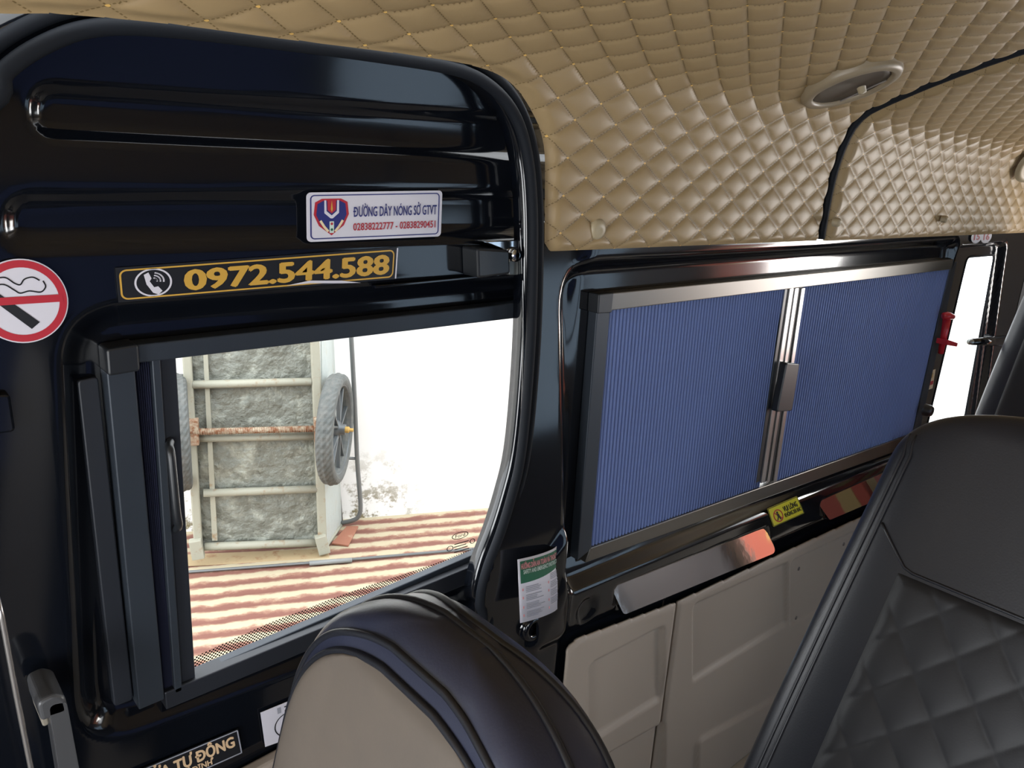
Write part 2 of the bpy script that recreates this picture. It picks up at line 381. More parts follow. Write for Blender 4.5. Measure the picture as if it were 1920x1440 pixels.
# door window
win1 = thing('window_1', onY(640, 900, 1.10), 'clear sliding door window looking out on the cart and pavement', 'window'); win1['kind'] = 'structure'
P1 = uvs([(230, 640), (1030, 570), (1000, 1060), (290, 1330)], 1.10)
Geo().prism(rpoly(P1, .04), 1.098, 1.102).build('pane', MGLASS, win1)
def dotmat():
    m = bpy.data.materials.new('frit_dots'); m.use_nodes = True; nt = m.node_tree; nt.nodes.clear(); L = nt.links.new
    out = nt.nodes.new('ShaderNodeOutputMaterial'); t = nt.nodes.new('ShaderNodeBsdfTransparent'); d = nt.nodes.new('ShaderNodeBsdfDiffuse'); d.inputs[0].default_value = (.03, .025, .02, 1)
    u = nt.nodes.new('ShaderNodeUVMap'); vo = nt.nodes.new('ShaderNodeTexVoronoi'); vo.inputs['Randomness'].default_value = 0; vo.inputs['Scale'].default_value = 1
    mp = nt.nodes.new('ShaderNodeMapping'); mp.inputs['Rotation'].default_value = (0, 0, .785); L(u.outputs[0], mp.inputs[0]); L(mp.outputs[0], vo.inputs['Vector'])
    lt = nt.nodes.new('ShaderNodeMath'); lt.operation = 'LESS_THAN'; lt.inputs[1].default_value = .38; L(vo.outputs['Distance'], lt.inputs[0])
    mx = nt.nodes.new('ShaderNodeMixShader'); L(lt.outputs[0], mx.inputs[0]); L(t.outputs[0], mx.inputs[1]); L(d.outputs[0], mx.inputs[2]); L(mx.outputs[0], out.inputs[0]); return m
fr = [onY(x, y, 1.0975) for x, y in [(355, 1236), (500, 1170), (650, 1112), (800, 1062), (905, 1022), (960, 1000), (960, 1045), (905, 1060), (650, 1160), (355, 1285)]]
mk('frit_band', fr, [list(range(len(fr)))], dotmat(), win1, uvl=[(p.x / .0042, p.z / .0042) for p in fr])
q = qpx((836, 1003), (888, 990), (890, 1026), (838, 1042), 1.0972)
ink('glass_stamp', q, ring(.5, .80, .30, .17, .03, .03, 24) + ring(.12, .30, .12, .13, .03, .03, 16) + ring(.93, .35, .10, .13, .03, .03, 16) +
    [rect(.25 + .03 * (k % 2), .02 + k * .13, .80 - .05 * (k % 3), .06 + k * .13) for k in range(4)], MBLK, win1, 0)
text('glass_lettering', 'Ford', q, .33, .72, .68, .88, MBLK, win1, 0)

# ---- body side to the right of the door
W2 = uvs([(1062, 490), (1800, 447), (1732, 835), (1040, 1118)], WY); W2R = rpoly(W2, [.09, .05, .05, .06], 8)
W2H = uvs([(1110, 560), (1770, 505), (1700, 815), (1085, 1030)], 1.03)
W3H = rpoly(uvs([(1815, 482), (1867, 478), (1810, 790), (1736, 814)], 1.025), .03, 5)
W3R = [(x, z) for x, z in rpoly(uvs([(1800, 462), (1888, 455), (1838, 820), (1722, 838)], WY), .04, 5)]
PAD1 = rpoly(uvs([(1142, 1096), (1430, 985), (1436, 1026), (1150, 1141)], WY), .016, 6)
PAD2 = rpoly(uvs([(1528, 938), (1690, 866), (1696, 900), (1538, 968)], WY), .016, 6)
PLT = math.tan(math.radians(22))
MPLATE = mat('polished_plate', (.55, .52, .51), .06, metal=1, bump=(18, .06, .004))
BELT = [uv(1050, 1180, WY), uv(1700, 905, WY), uv(1700, 850, WY), uv(1050, 1075, WY)]
BELT = [(.98, BELT[0][1]), BELT[0], BELT[1], (3.0, BELT[1][1] - .03), (3.0, BELT[2][1] - .01), BELT[2], BELT[3], (1.06, BELT[3][1])]
PILL = uvs([(1056, 1000), (1060, 1060), (1010, 1500), (985, 1500), (992, 1060), (1046, 990)], WY)
HOLE = uv(1092, 1140, WY)
def wallY(X, Z):
    y = WY + .030 * sstep(.006, -.030, sdf(W2R, X, Z)) + .028 * sstep(.012, -.014, sdf(W3R, X, Z))
    y = y - .014 * sstep(.030, -.02, sdf(BELT, X, Z)) + .012 * sstep(.003, -.011, sdf(PAD1, X, Z)) + .012 * sstep(.003, -.011, sdf(PAD2, X, Z))
    y = y + .009 * sstep(.034, .024, np.hypot(X - HOLE[0], Z - HOLE[1]))
    y = y - .012 * sstep(.02, -.012, sdf(PILL, X, Z)) + .07 * (Z - EYE + .38) * sstep(1.10, 1.05, X) * sstep(EYE - 1.0, EYE - .7, Z)
    return y
def wallkeep(X, Z):
    k = np.minimum(sdf(OPEN, X, Z), sdf(W2H, X, Z)); return np.minimum(k, sdf(W3H, X, Z))
tag(field('wall_right', .80, 3.75, 0.0, EYE - .10, .0075, wallY, wallkeep, MB), 'glossy black body side of the van with window recesses and belt rail', 'van wall', kind='structure')
# polished inner plates seen in the two belt rail recesses
for P, SA, SB, lab in ((PAD1, (1142, 1096), (1430, 985), 'polished metal plate in the long belt rail recess below the blue blinds'), (PAD2, (1528, 938), (1690, 866), 'polished metal plate in the belt rail recess right of the yellow sticker')):
    (xa_, za_), (xb_, zb_) = uv(*SA, WY), uv(*SB, WY); n = len(P)
    sl_ = [(x, .996 + PLT * (z - za_ - (x - xa_) * (zb_ - za_) / (xb_ - xa_)), z) for x, z in P]
    vv = sl_ + [(x, y + .012, z) for x, y, z in sl_]
    o = tag(mk('belt_plate', vv, [list(range(n)), list(range(2 * n - 1, n - 1, -1))] + [[i, i + n, (i + 1) % n + n, (i + 1) % n] for i in range(n)], MPLATE), lab, 'metal plate', 'belt rail plates')
# ---- outer skin behind the long window, glass of windows 2 and 3
for nm, P, lab in (('window_2', W2H, 'wide fixed side window behind the closed blue blinds'), ('window_3', W3H, 'narrow bright rear side window at the right edge')):
    cx = sum(p[0] for p in P) / len(P); cz = sum(p[1] for p in P) / len(P)
    P = [(cx + (x - cx) * 1.06, cz + (z - cz) * 1.06) for x, z in P]
    tag(Geo().prism(P, 1.075, 1.079).build(nm, MGLASS), lab, 'window', kind='structure')
g = Geo(); q3 = [Vector((x, 1.029, z)) for x, z in W3H]; g.tube(q3, .0045, 8, closed=True)
tag(g.build('trim_3', MRUB, smooth=True), 'thin black rubber gasket around the narrow rear side window', 'window gasket', kind='structure')

# ---- moulded beige lower panels
top = lambda px, py: uv(px, py, .98)
A0, A1, B1 = top(1083, 1196), top(1268, 1128), top(1640, 957)
sl = (B1[1] - A1[1]) / (B1[0] - A1[0])
LP = rpoly([(A0[0] - .035, .0), (A0[0] - .035, A0[1] - .012), (A0[0], A0[1]), (A1[0] - .003, A1[1]), (A1[0] - .003, .0)], [0, .03, .02, .01, 0], 5)
RP = rpoly([(A1[0] + .003, .0), (A1[0] + .003, A1[1]), (3.6, A1[1] + sl * (3.6 - A1[0])), (3.6, 0)], [0, .008, 0, 0], 4)
pk = lambda pts, r: rpoly(uvs(pts, .98), r, 6)
POC = [pk([(1100, 1243), (1242, 1170), (1242, 1306), (1100, 1392)], .022), pk([(1296, 1132), (1474, 1052), (1474, 1168), (1296, 1276)], .016),
       pk([(1300, 1384), (1446, 1305), (1440, 1500), (1300, 1580)], .025), pk([(1478, 1051), (1600, 993), (1600, 1110), (1478, 1172)], .02), pk([(1102, 1430), (1244, 1350), (1244, 1560), (1102, 1660)], .025)]
def lowY(X, Z):
    y = .973 + 0 * X
    for i, p in enumerate(POC):
        if i == 2: y = y - .011 * sstep(.006, -.008, sdf(p, X, Z))
        elif i == 3: y = y + .006 * sstep(.003, -.006, sdf(p, X, Z))
        else: y = y + .012 * sstep(.003, -.009, sdf(p, X, Z))
    return y
for nm, P, x0, x1, lab in (('trim_4', LP, A0[0] - .04, A1[0], 'beige moulded lower wall panel with one pocket, left of the seam'), ('trim_5', RP, A1[0], 3.6, 'long beige moulded lower wall panel under the blue blinds')):
    def yy(X, Z, P=P): return lowY(X, Z) + .005 * sstep(-.012, 0.0, sdf(P, X, Z))
    tag(field(nm, x0, x1 + .01, .0, EYE - .9, .006, yy, lambda X, Z, P=P: -sdf(P, X, Z), MBEI, solid=.006), lab, 'wall panel', kind='structure')

# ================================================================== CEILING
PRO = [(1.0, -.15), (1.0, -.08), (.998, -.015), (.993, .037), (.982, .089), (.966, .133), (.938, .168), (.90, .190), (.85, .212), (.8, .233), (.737, .257), (.677, .278), (.6, .302), (.45, .34), (.25, .37), (0, .38), (-.3, .37), (-.55, .33), (-.72, .27), (-.85, .18), (-.9, .09), (-.92, 0), (-.92, -.15)]
pp_ = np.array([tuple(p)[:2] for p in smooth_path([Vector((a, b, 0)) for a, b in PRO], 12)])
seg = np.r_[0, np.cumsum(np.hypot(*np.diff(pp_, axis=0).T))]
def prof(s):
    y, z = np.interp(s, seg, pp_[:, 0]), np.interp(s, seg, pp_[:, 1])
    ty = (np.interp(s + .012, seg, pp_[:, 0]) - np.interp(s - .012, seg, pp_[:, 0])); tz = (np.interp(s + .012, seg, pp_[:, 1]) - np.interp(s - .012, seg, pp_[:, 1]))
    l = np.hypot(ty, tz) + 1e-9; return y, z + EYE, -tz / l, ty / l * 1.0     # inward normal (y,z)
def s_of_z(z): return np.interp(z, pp_[:np.argmax(pp_[:, 1]), 1], seg[:np.argmax(pp_[:, 1])])
PX_, PS_ = .104, .065
def quilt(X, S): return (np.abs(np.sin(np.pi * (X / PX_ + S / PS_))) * np.abs(np.sin(np.pi * (X / PX_ - S / PS_)))) ** .36
XS = onY(1532, 450).x
HE = uvs([(-400, 0), (-200, 20), (0, 28), (100, 29), (300, 47), (500, 73), (700, 98), (850, 121), (930, 152), (985, 212), (1012, 272), (1018, 350), (1018, 455)], WY)
HEs = [(x, float(s_of_z(z - EYE))) for x, z in HE]
x18 = HEs[-1][0]
CUT = [tuple(p)[:2] for p in smooth_path([Vector((a, b, 0)) for a, b in [(-.6, HEs[0][1])] + HEs], 6)]
CUT = CUT + [(x18 + .003, .012), (x18 + .014, .0)] + [(x18 + .014, -.2), (-.8, -.2), (-.8, HEs[0][1])]
def headpos(bulge, edge_fn, A=.0078):
    def pos(X, S):
        y, z, ny, nz = prof(S); e = edge_fn(X, S)              # e: distance from the rim
        rim = sstep(0, .03, e); hgt = A * quilt(X, S) * sstep(.0, .02, e) + .012 * (rim - 1) + bulge(X, S)
        return np.stack([X, y + ny * -hgt * -1, z + nz * hgt * 1], 1)
    return pos
SMAX = seg[-1] - .001
zi = lambda X, S: .012 + 0 * X
# inward normal check: at the wall (s small) the inside is toward -y
_, _, ny0, nz0 = prof(np.array([.05])); SG = 1 if ny0[0] < 0 else -1
def headpos(bulge, edge_fn, A=.0078):
    def pos(X, S):
        y, z, ny, nz = prof(S); e = edge_fn(X, S)
        hgt = A * quilt(X, S) * sstep(.0, .02, e) - .008 * (1 - sstep(0, .022, e)) + bulge(X, S)
        return np.stack([X, y + SG * ny * hgt, z + SG * nz * hgt], 1)
    return pos
uvq = lambda X, S: np.stack([X / PX_ + S / PS_, X / PX_ - S / PS_], 1)
VENT_S = None
def k1(X, S): return np.minimum(np.minimum(sdf(CUT, X, S), XS - .010 - X), S + 1e-6)
def e1(X, S): return np.maximum(0, np.minimum(sdf(CUT, X, S), np.minimum(XS - .010 - X, S + .006)))
tag(field('ceiling', -.8, XS + .0, 0, SMAX, (PX_ / 16, PS_ / 16), None, k1, MQ, pos=headpos(zi, e1), uvf=uvq, solid=0), 'beige diamond quilted leather headliner with gold stitched knots', 'headliner', kind='structure')
def b2(X, S): return .012 + .014 * sstep(0, .018, X - XS) - .012 * np.exp(-((X - 3.2) / .5) ** 2 - ((S - .22) / .10) ** 2)
def k2(X, S): return np.minimum(X - XS - .009, S + 1e-6)
def e2(X, S): return np.maximum(0, np.minimum(X - XS - .009, S + .006))
tag(field('ceiling_panel', XS, 3.75, 0, SMAX, (PX_ / 16, PS_ / 16), None, k2, MQ, pos=headpos(b2, e2, .007), uvf=uvq, solid=0), 'raised beige quilted overhead panel right of the dark seam', 'headliner panel', kind='structure')
def shell(name, x0, x1, off, m, lab, cat, s0=0):
    S = np.linspace(s0, seg[-1], 70); y, z, ny, nz = prof(S); y, z = y - SG * ny * off, z - SG * nz * off; n = len(S)
    vv = [(x, a, b) for x in (x0, x1) for a, b in zip(y, z)]
    return tag(mk(name, vv, [[i, i + 1, n + i + 1, n + i] for i in range(n - 1)], m, smooth=True, solid=.003), lab, cat, kind='structure')
shell('roof', -1.86, 4.42, .06, MLIN, 'dark roof skin of the van above the headliner', 'van roof', .46)
sb_ = shell('trim_10', XS - .05, XS + .05, .006, MLIN, 'dark strip and tube added as shade in the seam between the two headliner panels', 'seam shade strip')
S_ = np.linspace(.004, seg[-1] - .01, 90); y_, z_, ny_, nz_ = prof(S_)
Geo().tube([(XS - .001, a + SG * c * .010, b + SG * d * .010) for a, b, c, d in zip(y_, z_, ny_, nz_)], .0105, 8).build('seam_shade', MRUB, sb_, smooth=True)  # black tube added over the lit rim, standing in for shade in the gap
# front and rear remains of the roof, plain
v = []; f = []
for x in (-1.85, -.79, 3.74, 4.4): v += [(x, y, z + EYE + .012) for y, z in PRO]
n = len(PRO)
for a in (0, 2): f += [[a * n + i, a * n + i + 1, (a + 1) * n + i + 1, (a + 1) * n + i] for i in range(n - 1)]
tag(mk('ceiling_end', v, f, MHEAD, smooth=True, solid=.004), 'plain beige roof lining beyond the quilted headliner', 'headliner', kind='structure')

# ================================================================== THE REST OF THE CABIN (out of the frame)
tag(Geo().box((-1.85, -.95, -.04), (4.4, 1.06, 0)).build('floor', MFLOOR), 'grey vinyl floor of the van', 'floor', kind='structure')
g = Geo()
g.box((-1.85, -.97, 0), (4.4, -.93, EYE - 1.12)); g.box((-1.85, -.97, EYE - .24), (4.4, -.93, EYE + .05))
for a, b in ((-1.85, -1.2), (-.25, .0), (1.62, 1.72), (2.42, 2.52), (3.14, 3.22), (3.5, 4.4)): g.box((a, -.97, EYE - 1.12), (b, -.93, EYE - .24))
g.box((3.2, -.97, EYE - 1.12), (3.5, -.93, EYE - .86))
tag(g.build('wall_left', mat('grey_lining', (.09, .085, .09), .6)), 'grey opposite wall of the van', 'van wall', kind='structure')
for i, (a, b, zb_) in enumerate(((0, 1.62, -1.13), (1.72, 2.42, -1.13), (2.52, 3.14, -1.13), (3.22, 3.5, -.87))):
    nseg = int((b - a) / .012); v = []; f = []
    for k in range(nseg + 1): x = a + (b - a) * k / nseg; y = -.93 + .006 * (k % 2); v += [(x, y, EYE + zb_), (x, y, EYE - .23)]
    f = [[2 * k, 2 * k + 2, 2 * k + 3, 2 * k + 1] for k in range(nseg)]
    tag(mk('window_blind', v, f, (MPLEATD, MPLEATP, MPLEATP, MPLEATP)[i]), ('closed blue blind on the opposite wall facing the door', 'closed pale blue blind on the opposite wall, next to the wide blue one', 'closed pale blue blind on the opposite wall, second from the rear', 'short closed pale blue blind on the opposite wall, rearmost')[i], 'window blind')
g = Geo(); g.box((4.3, -.97, 0), (4.34, 1.06, EYE - 1.3)); g.box((4.3, -.97, EYE - .06), (4.34, 1.06, EYE + .42)); g.box((4.3, -.97, EYE - 1.3), (4.34, -.82, EYE - .06)); g.box((4.3, .45, EYE - 1.3), (4.34, 1.06, EYE - .06))
tag(g.build('wall_back', MBEI), 'beige rear end of the van around the back window', 'van wall', kind='structure')
g = Geo(); g.box((-1.84, -.97, 0), (-1.8, 1.06, EYE - 1.0)); g.box((-1.84, -.97, EYE - .15), (-1.8, 1.06, EYE + .42)); g.box((-1.84, -.97, EYE - 1.0), (-1.8, -.8, EYE - .15)); g.box((-1.84, .86, EYE - 1.0), (-1.8, 1.06, EYE - .15))
tag(g.build('wall_front', MLIN), 'dark front end of the van around the windscreen', 'van wall', kind='structure')
g = Geo(); g.box((-1.85, 1.0, 0), (-.13, 1.05, EYE + .05)); g.box((-.15, .985, 0), (-.10, 1.05, EYE + .0))
tag(g.build('wall_right_front', MLIN), 'dark body side ahead of the sliding door', 'van wall', kind='structure')
tag(Geo().box((3.74, 1.0, 0), (4.4, 1.05, EYE + .05)).build('wall_right_rear', MLIN), 'dark rear corner of the body side', 'van wall', kind='structure')

# ================================================================== BLINDS
def prism_px(g, pts, Y, y0, y1, r=0): return g.prism(rpoly(uvs(pts, Y), r) if r else uvs(pts, Y), y0, y1)
# right: two pleated halves drawn shut
bl = thing('window_blind', onY(1420, 880, 1.02), 'closed blue pleated double blind filling the wide side window', 'window blind')
prism_px(Geo(), [(1137, 547), (1779, 485), (1774, 504), (1133, 580)], 1.02, 1.004, 1.03).build('top_rail', MAL, bl, bevel=.002)
prism_px(Geo(), [(1098, 1022), (1700, 812), (1694, 836), (1088, 1050)], 1.02, 1.004, 1.03).build('bottom_rail', MAL, bl, bevel=.002)
prism_px(Geo(), [(1110, 580), (1134, 584), (1100, 1026), (1074, 1046)], 1.02, 1.006, 1.03).build('side_rail', MALD, bl, bevel=.002)
prism_px(Geo(), [(1777, 490), (1787, 490), (1716, 812), (1703, 818)], 1.02, 1.006, 1.03).build('side_rail', MALD, bl, bevel=.002)
prism_px(Geo(), [(1110, 549), (1138, 546), (1134, 583), (1108, 585)], 1.02, 1.001, 1.03).build('corner_block', MPLAS, bl, bevel=.002)
def pleat(xa0, xa1, xb0, xb1, ztop, zbot, n, y, amp, soft=False):
    """zig-zag cloth between two slanted edges; x at the top and at the bottom"""
    v = []; f = []
    for k in range(n + 1):
        t = k / n; yy = y + ((1.5, -.75, -1, -.75)[k % 4] if soft else (1 if k % 2 else -1)) * amp
        a, b = xa0 + (xb0 - xa0) * t, xa1 + (xb1 - xa1) * t
        for j in range(5):
            q_ = j / 4; v.append((a + (b - a) * q_, yy, ztop(a) + (zbot(b) - ztop(a)) * q_))
    for k in range(n): f += [[k * 5 + j, (k + 1) * 5 + j, (k + 1) * 5 + j + 1, k * 5 + j + 1] for j in range(4)]
    return v, f
def lin(p, q_): return lambda x: p[1] + (q_[1] - p[1]) * (x - p[0]) / (q_[0] - p[0])
zt = lin(uv(1133, 570, 1.02), uv(1775, 496, 1.02)); zb = lin(uv(1098, 1030, 1.02), uv(1692, 824, 1.02))
xl0, xl1, xm0, xm1, xn0, xn1, xr0, xr1 = [uv(*p, 1.02)[0] for p in ((1128, 580), (1096, 1025), (1471, 540), (1420, 905), (1505, 535), (1450, 895), (1782, 500), (1712, 815))]
v, f = pleat(xl0, xl1, xm0, xm1, zt, zb, 4 * 62, 1.014, .0055, True); mk('pleated_cloth', v, f, MPLEAT, bl)
v, f = pleat(xn0, xn1, xr0, xr1, zt, zb, 4 * 74, 1.014, .005, True); mk('pleated_cloth', v, f, MPLEAT, bl)
for a, b, c, d, m, y0 in ((1471, 1478, 1424, 1416, MPLAS, 1.008), (1478, 1484, 1431, 1424, MALB, 1.004), (1484, 1489, 1436, 1431, MPLAS, 1.008), (1489, 1495, 1441, 1436, MALB, 1.006), (1495, 1500, 1447, 1441, MPLAS, 1.008), (1500, 1506, 1453, 1447, MALB, 1.004)):
    prism_px(Geo(), [(a, 540), (b, 539), (c, 902), (d, 905)], 1.01, y0, 1.026).build('centre_bar', m, bl, bevel=.001)
h = prism_px(Geo(), [(1466, 678), (1490, 680), (1476, 768), (1448, 770)], 1.0, .985, 1.006, .008).build('pull_grip', MPLAS, bl, bevel=.003)
# left: blind of the sliding door, folded against its left side
bd = thing('window_blind', onY(280, 1310, 1.06), 'dark framed blind folded open at the left of the door window', 'window blind')
prism_px(Geo(), [(248, 642), (1040, 557), (1040, 584), (252, 676)], 1.06, 1.044, 1.075).build('top_rail', MALD, bd, bevel=.002)
prism_px(Geo(), [(303, 1290), (960, 1022), (960, 1052), (306, 1322)], 1.06, 1.046, 1.078).build('bottom_rail', MALDK, bd, bevel=.002)
prism_px(Geo(), [(360, 1268), (960, 1010), (960, 1026), (340, 1284)], 1.06, 1.062, 1.08).build('bottom_track', MALD, bd, bevel=.002)
prism_px(Geo(), [(189, 648), (249, 638), (253, 688), (193, 698)], 1.06, 1.036, 1.075, .005).build('corner_block', MPLAS, bd, bevel=.003)
prism_px(Geo(), [(194, 694), (247, 688), (303, 1302), (255, 1322)], 1.06, 1.046, 1.076).build('side_rail', MALD, bd, bevel=.002)
xa, xb = uv(247, 680, 1.06), uv(302, 1300, 1.06); xc, xd = uv(279, 676, 1.06), uv(322, 1292, 1.06)
v, f = pleat(xa[0], xb[0], xc[0], xd[0], lin(xa, xc), lin(xb, xd), 16, 1.060, .006); mk('pleated_cloth', v, f, MPLEATD, bd)
prism_px(Geo(), [(278, 668), (294, 666), (336, 1286), (322, 1292)], 1.06, 1.046, 1.075).build('pull_bar', MALD, bd, bevel=.0015)
prism_px(Geo(), [(294, 668), (327, 664), (364, 1272), (336, 1286)], 1.06, 1.054, 1.078).build('pull_bar', MALDK, bd, bevel=.0015)
hp = smooth_path([onY(319, 828, 1.05), onY(317, 836, 1.04), onY(320, 850, 1.03), onY(325, 900, 1.026), onY(331, 960, 1.026), onY(335, 985, 1.032), onY(330, 992, 1.05)], 5)
Geo().tube(hp, .0058, 8).build('pull_handle', MPLAS, bd, smooth=True)
# window frame strip visible left of the folded blind
tag(prism_px(Geo(), [(143, 712), (182, 704), (248, 1308), (212, 1322)], 1.07, 1.064, 1.078, .006).build('trim_6', MALDK, bevel=.002), 'dark blue grey upright strip left of the folded door blind', 'window trim', kind='structure')

# ================================================================== STICKERS
# hotline
q = qpx((574, 361), (829, 357), (826, 443), (575, 454), 1.048)
s = sheet('sticker', q, rrect(0, 0, 1, 1, .03, .09), MWHITE, 'white hotline sticker with shield emblem on the black door', 'sticker')
ink('border', q, frame_polys(.022, .05, .978, .95, .03, .09, .009, .022), MNAVY, s, .0012)
sh = [(.055, .80), (.10, .87), (.23, .87), (.275, .80), (.285, .55), (.25, .32), (.165, .12), (.08, .32), (.045, .55)]
em = ink('emblem', q, [sh], MRED, s, .0012)
ink('shield_field', q, [[(.165 + (u - .165) * .86, .52 + (w - .52) * .88) for u, w in sh]], MNAVY, em, .0015)
ink('flame_cup', q, [[(.115, .84), (.128, .84), (.13, .62), (.165, .53), (.20, .62), (.202, .84), (.215, .84), (.215, .58), (.172, .47), (.158, .47), (.115, .58)]], MWHITE, em, .0018)
ink('flame', q, [[(.135, .84), (.195, .84), (.193, .64), (.165, .57), (.137, .64)]], MRED, em, .0018)
ink('spark', q, [[(.158, .66), (.165, .84), (.172, .66), (.165, .60)]], MGOLD, em, .0021)
ink('traffic_light', q, [rect(.150, .17, .180, .41)], MPALE, em, .0018)
ink('lamp_dots', q, [disc(.165, .36, .009, .028, 12)], MRED, em, .0021); ink('lamp_dots', q, [disc(.165, .24, .009, .028, 12)], MGRN, em, .0021)
ink('laurel', q, stroke([(.09, .42), (.115, .30), (.14, .21)], .016, .05) + stroke([(.24, .42), (.215, .30), (.19, .21)], .016, .05), MCRM, em, .0018)
text('lettering', 'ĐƯỜNG DÂY NÓNG SỞ GTVT', q, .315, .49, .955, .70, MNAVY, s, .0014, .012, (0, .73))
text('numbers', '02838222777 - 02838290451', q, .315, .20, .948, .355, MRED, s, .0014, .010)
# phone number
q = qpx((216, 502), (746, 463), (742, 523), (222, 567), 1.048)
s = sheet('sticker', q, rect(0, 0, 1, 1), MBLK, 'long black phone number sticker with gold border above the door window', 'sticker')
ink('border', q, frame_polys(.008, .06, .985, .93, .022, .18, .0055, .045), MGOLD, s, .0012)
ink('edge', q, [rect(.994, .02, 1.0, .97)], MWHITE, s, .0012)
ic = ink('phone_icon', q, ring(.105, .5, .056, .41, .006, .045), MWHITE, s, .0012)
ink('handset', q, [[(.078, .74), (.092, .80), (.100, .62), (.094, .54), (.106, .36), (.118, .38), (.130, .24), (.118, .14), (.102, .20), (.084, .46)]], MWHITE, ic, .0014)
ink('sound_waves', q, sum([stroke([(.104 + r * math.cos(t), .54 + r * 7.5 * math.sin(t)) for t in np.linspace(-.15, 1.35, 9)], .005, .036) for r in (.012, .022, .032)], []), MWHITE, ic, .0014)
text('numbers', '0972.544.588', q, .197, .17, .965, .80, MGOLD, s, .0014, .035)
# lifted white edge of an older sticker under it
tag(mk('sticker_edge', [onY(x, y, 1.0455) for x, y in [(538, 535), (580, 526), (640, 526), (676, 530), (640, 531), (580, 531)]], [list(range(6))], MWHITE, solid=.001), 'curled white paper edge under the phone number sticker', 'sticker')
# no smoking
q = qpx((-40, 485), (128, 485), (128, 645), (-62, 645), 1.05)
C0 = onY(43, 565, 1.045); rx = (onY(128, 565, 1.045) - C0).x * 1.0; rz = (onY(52, 485, 1.045) - onY(43, 644, 1.045)).z / 2
q = quad(C0 + Vector((-rx, 0, rz)), C0 + Vector((rx, 0, rz)), C0 + Vector((rx, 0, -rz)), C0 + Vector((-rx, 0, -rz)))
s = sheet('sticker', q, disc(.5, .5, .5, .5, 56), MWHITE, 'round red and white no smoking sticker at the left edge', 'sticker')
ink('red_ring', q, ring(.5, .5, .485, .485, .085, .085, 56), MRED, s, .0012)
ink('cigarette', q, [[(.06, .66), (.16, .70), (.655, .24), (.56, .165)]], MBLK, s, .0013)
ink('red_bar', q, [rect(.06, .47, .94, .56)], MRED, s, .0016)
sm = lambda P: [tuple(p)[:2] for p in smooth_path([Vector((a, b, 0)) for a, b in P], 6)]
ink('smoke', q, stroke(sm([(.20, .70), (.32, .71), (.42, .64), (.48, .60), (.58, .62), (.70, .60), (.76, .66), (.74, .73)]), .016, .016) +
    stroke(sm([(.22, .78), (.34, .79), (.43, .72), (.49, .70), (.54, .76), (.63, .78), (.70, .74)]), .016, .016), MBLK, s, .0013)
# automatic door
q = qpx((215, 1462), (446, 1366), (455, 1412), (222, 1516), 1.045)
s = sheet('sticker', q, rect(0, 0, 1, 1), MBLK, 'black automatic door sticker with pale gold capitals, lower left', 'sticker')
ink('edge', q, frame_polys(.004, .03, .995, .97, .01, .05, .01, .04), MGREY, s, .0011)
text('lettering', 'CỬA TỰ ĐỘNG', q, .18, .42, .95, .83, MGOLDP, s, .0013, .04, (0, .73))
text('lettering', 'NAM ĐỊNH', q, .42, .12, .74, .33, MGOLDP, s, .0013, .03, (0, .73))
# door knob diagram
q = qpx((488, 1336), (600, 1290), (606, 1362), (497, 1400), 1.045)
s = sheet('sticker', q, rect(0, 0, 1, 1), MWHITE, 'white door knob diagram sticker half hidden behind the near seat', 'sticker')
ink('diagram', q, ring(.44, .40, .26, .34, .018, .024, 32) + stroke([(.36, .66), (.40, .40), (.36, .16)], .02, .03) + stroke([(.48, .66), (.50, .40), (.50, .14)], .02, .03) + stroke([(.36, .66), (.48, .66)], .02, .03) + stroke([(.38, .80), (.52, .80), (.52, .90), (.38, .90)], .02, .03), MBLK, s, .0012)
ink('keyhole', q, [rect(.26, .78, .32, .94)], MGREY, s, .0012)
# safety sheet, bent round the pillar
tl, tr, br, bl_ = [onY(*p, Y) for p, Y in (((970, 1049), .952), ((1051, 1022), .972), ((1053, 1138), .968), ((975, 1168), .945))]
q = quad(tl, tr, br, bl_, lambda u, w: Vector((0, .012 * max(0, u - .75) ** 1.5 * 4 - .006 * math.sin(u * 3.1), 0)))
v = []; f = []; N = 14
for j in range(2):
    for k in range(N + 1): v.append(q(k / N, j, .001))
f = [[k, k + 1, N + 2 + k, N + 1 + k] for k in range(N)]
s = tag(mk('safety_notice', v, f, MWHITE, smooth=True, solid=.0008), 'white and green safety instruction notice on the black pillar', 'notice')
def strip(name, u0, v0, u1, v1, m, off, top=None, n=10):
    vv = []; ff = []
    for k in range(n + 1):
        u = u0 + (u1 - u0) * k / n; vv += [q(u, v0 + (top(u) if top else 0), off), q(u, v1, off)]
    for k in range(n): ff.append([2 * k, 2 * k + 2, 2 * k + 3, 2 * k + 1])
    return mk(name, vv, ff, m, s)
strip('green_header', .035, .62, .985, .965, MGRN, .0018, lambda u: .10 * u - .03 * math.sin(u * 3.1))
text('lettering', 'HƯỚNG DẪN AN TOÀN VÀ THOÁT HIỂM', q, .05, .845, .975, .93, MPINK, s, .0024, .02, (0, .73))
text('lettering', 'SAFETY AND EMERGENCY INSTRUCTION', q, .09, .765, .95, .83, MPALE, s, .0024, .02, (0, .73))
random.seed(3)
for cu, wd in ((.13, .40), (.68, .28)):
    g = Geo()
    for r_ in range(19):
        if r_ % 5 == 4: continue
        w_ = wd * random.uniform(.55, 1); y_ = .545 - r_ * .0265 + (.09 if cu > .5 else 0)
        for k in range(3): g.add([q(cu + w_ * (k + a) / 3, y_ + b * .013, .0018) for a, b in ((0, 0), (1, 0), (1, 1), (0, 1))], [[0, 1, 2, 3]])
    g.build('text_column', MGREY, s)
for a in (.06, .62):
    for b in (.50, .37, .22, .09): ink('bullet', q, [rect(a, b, a + .025, b + .04)], MPINK, s, .0018)
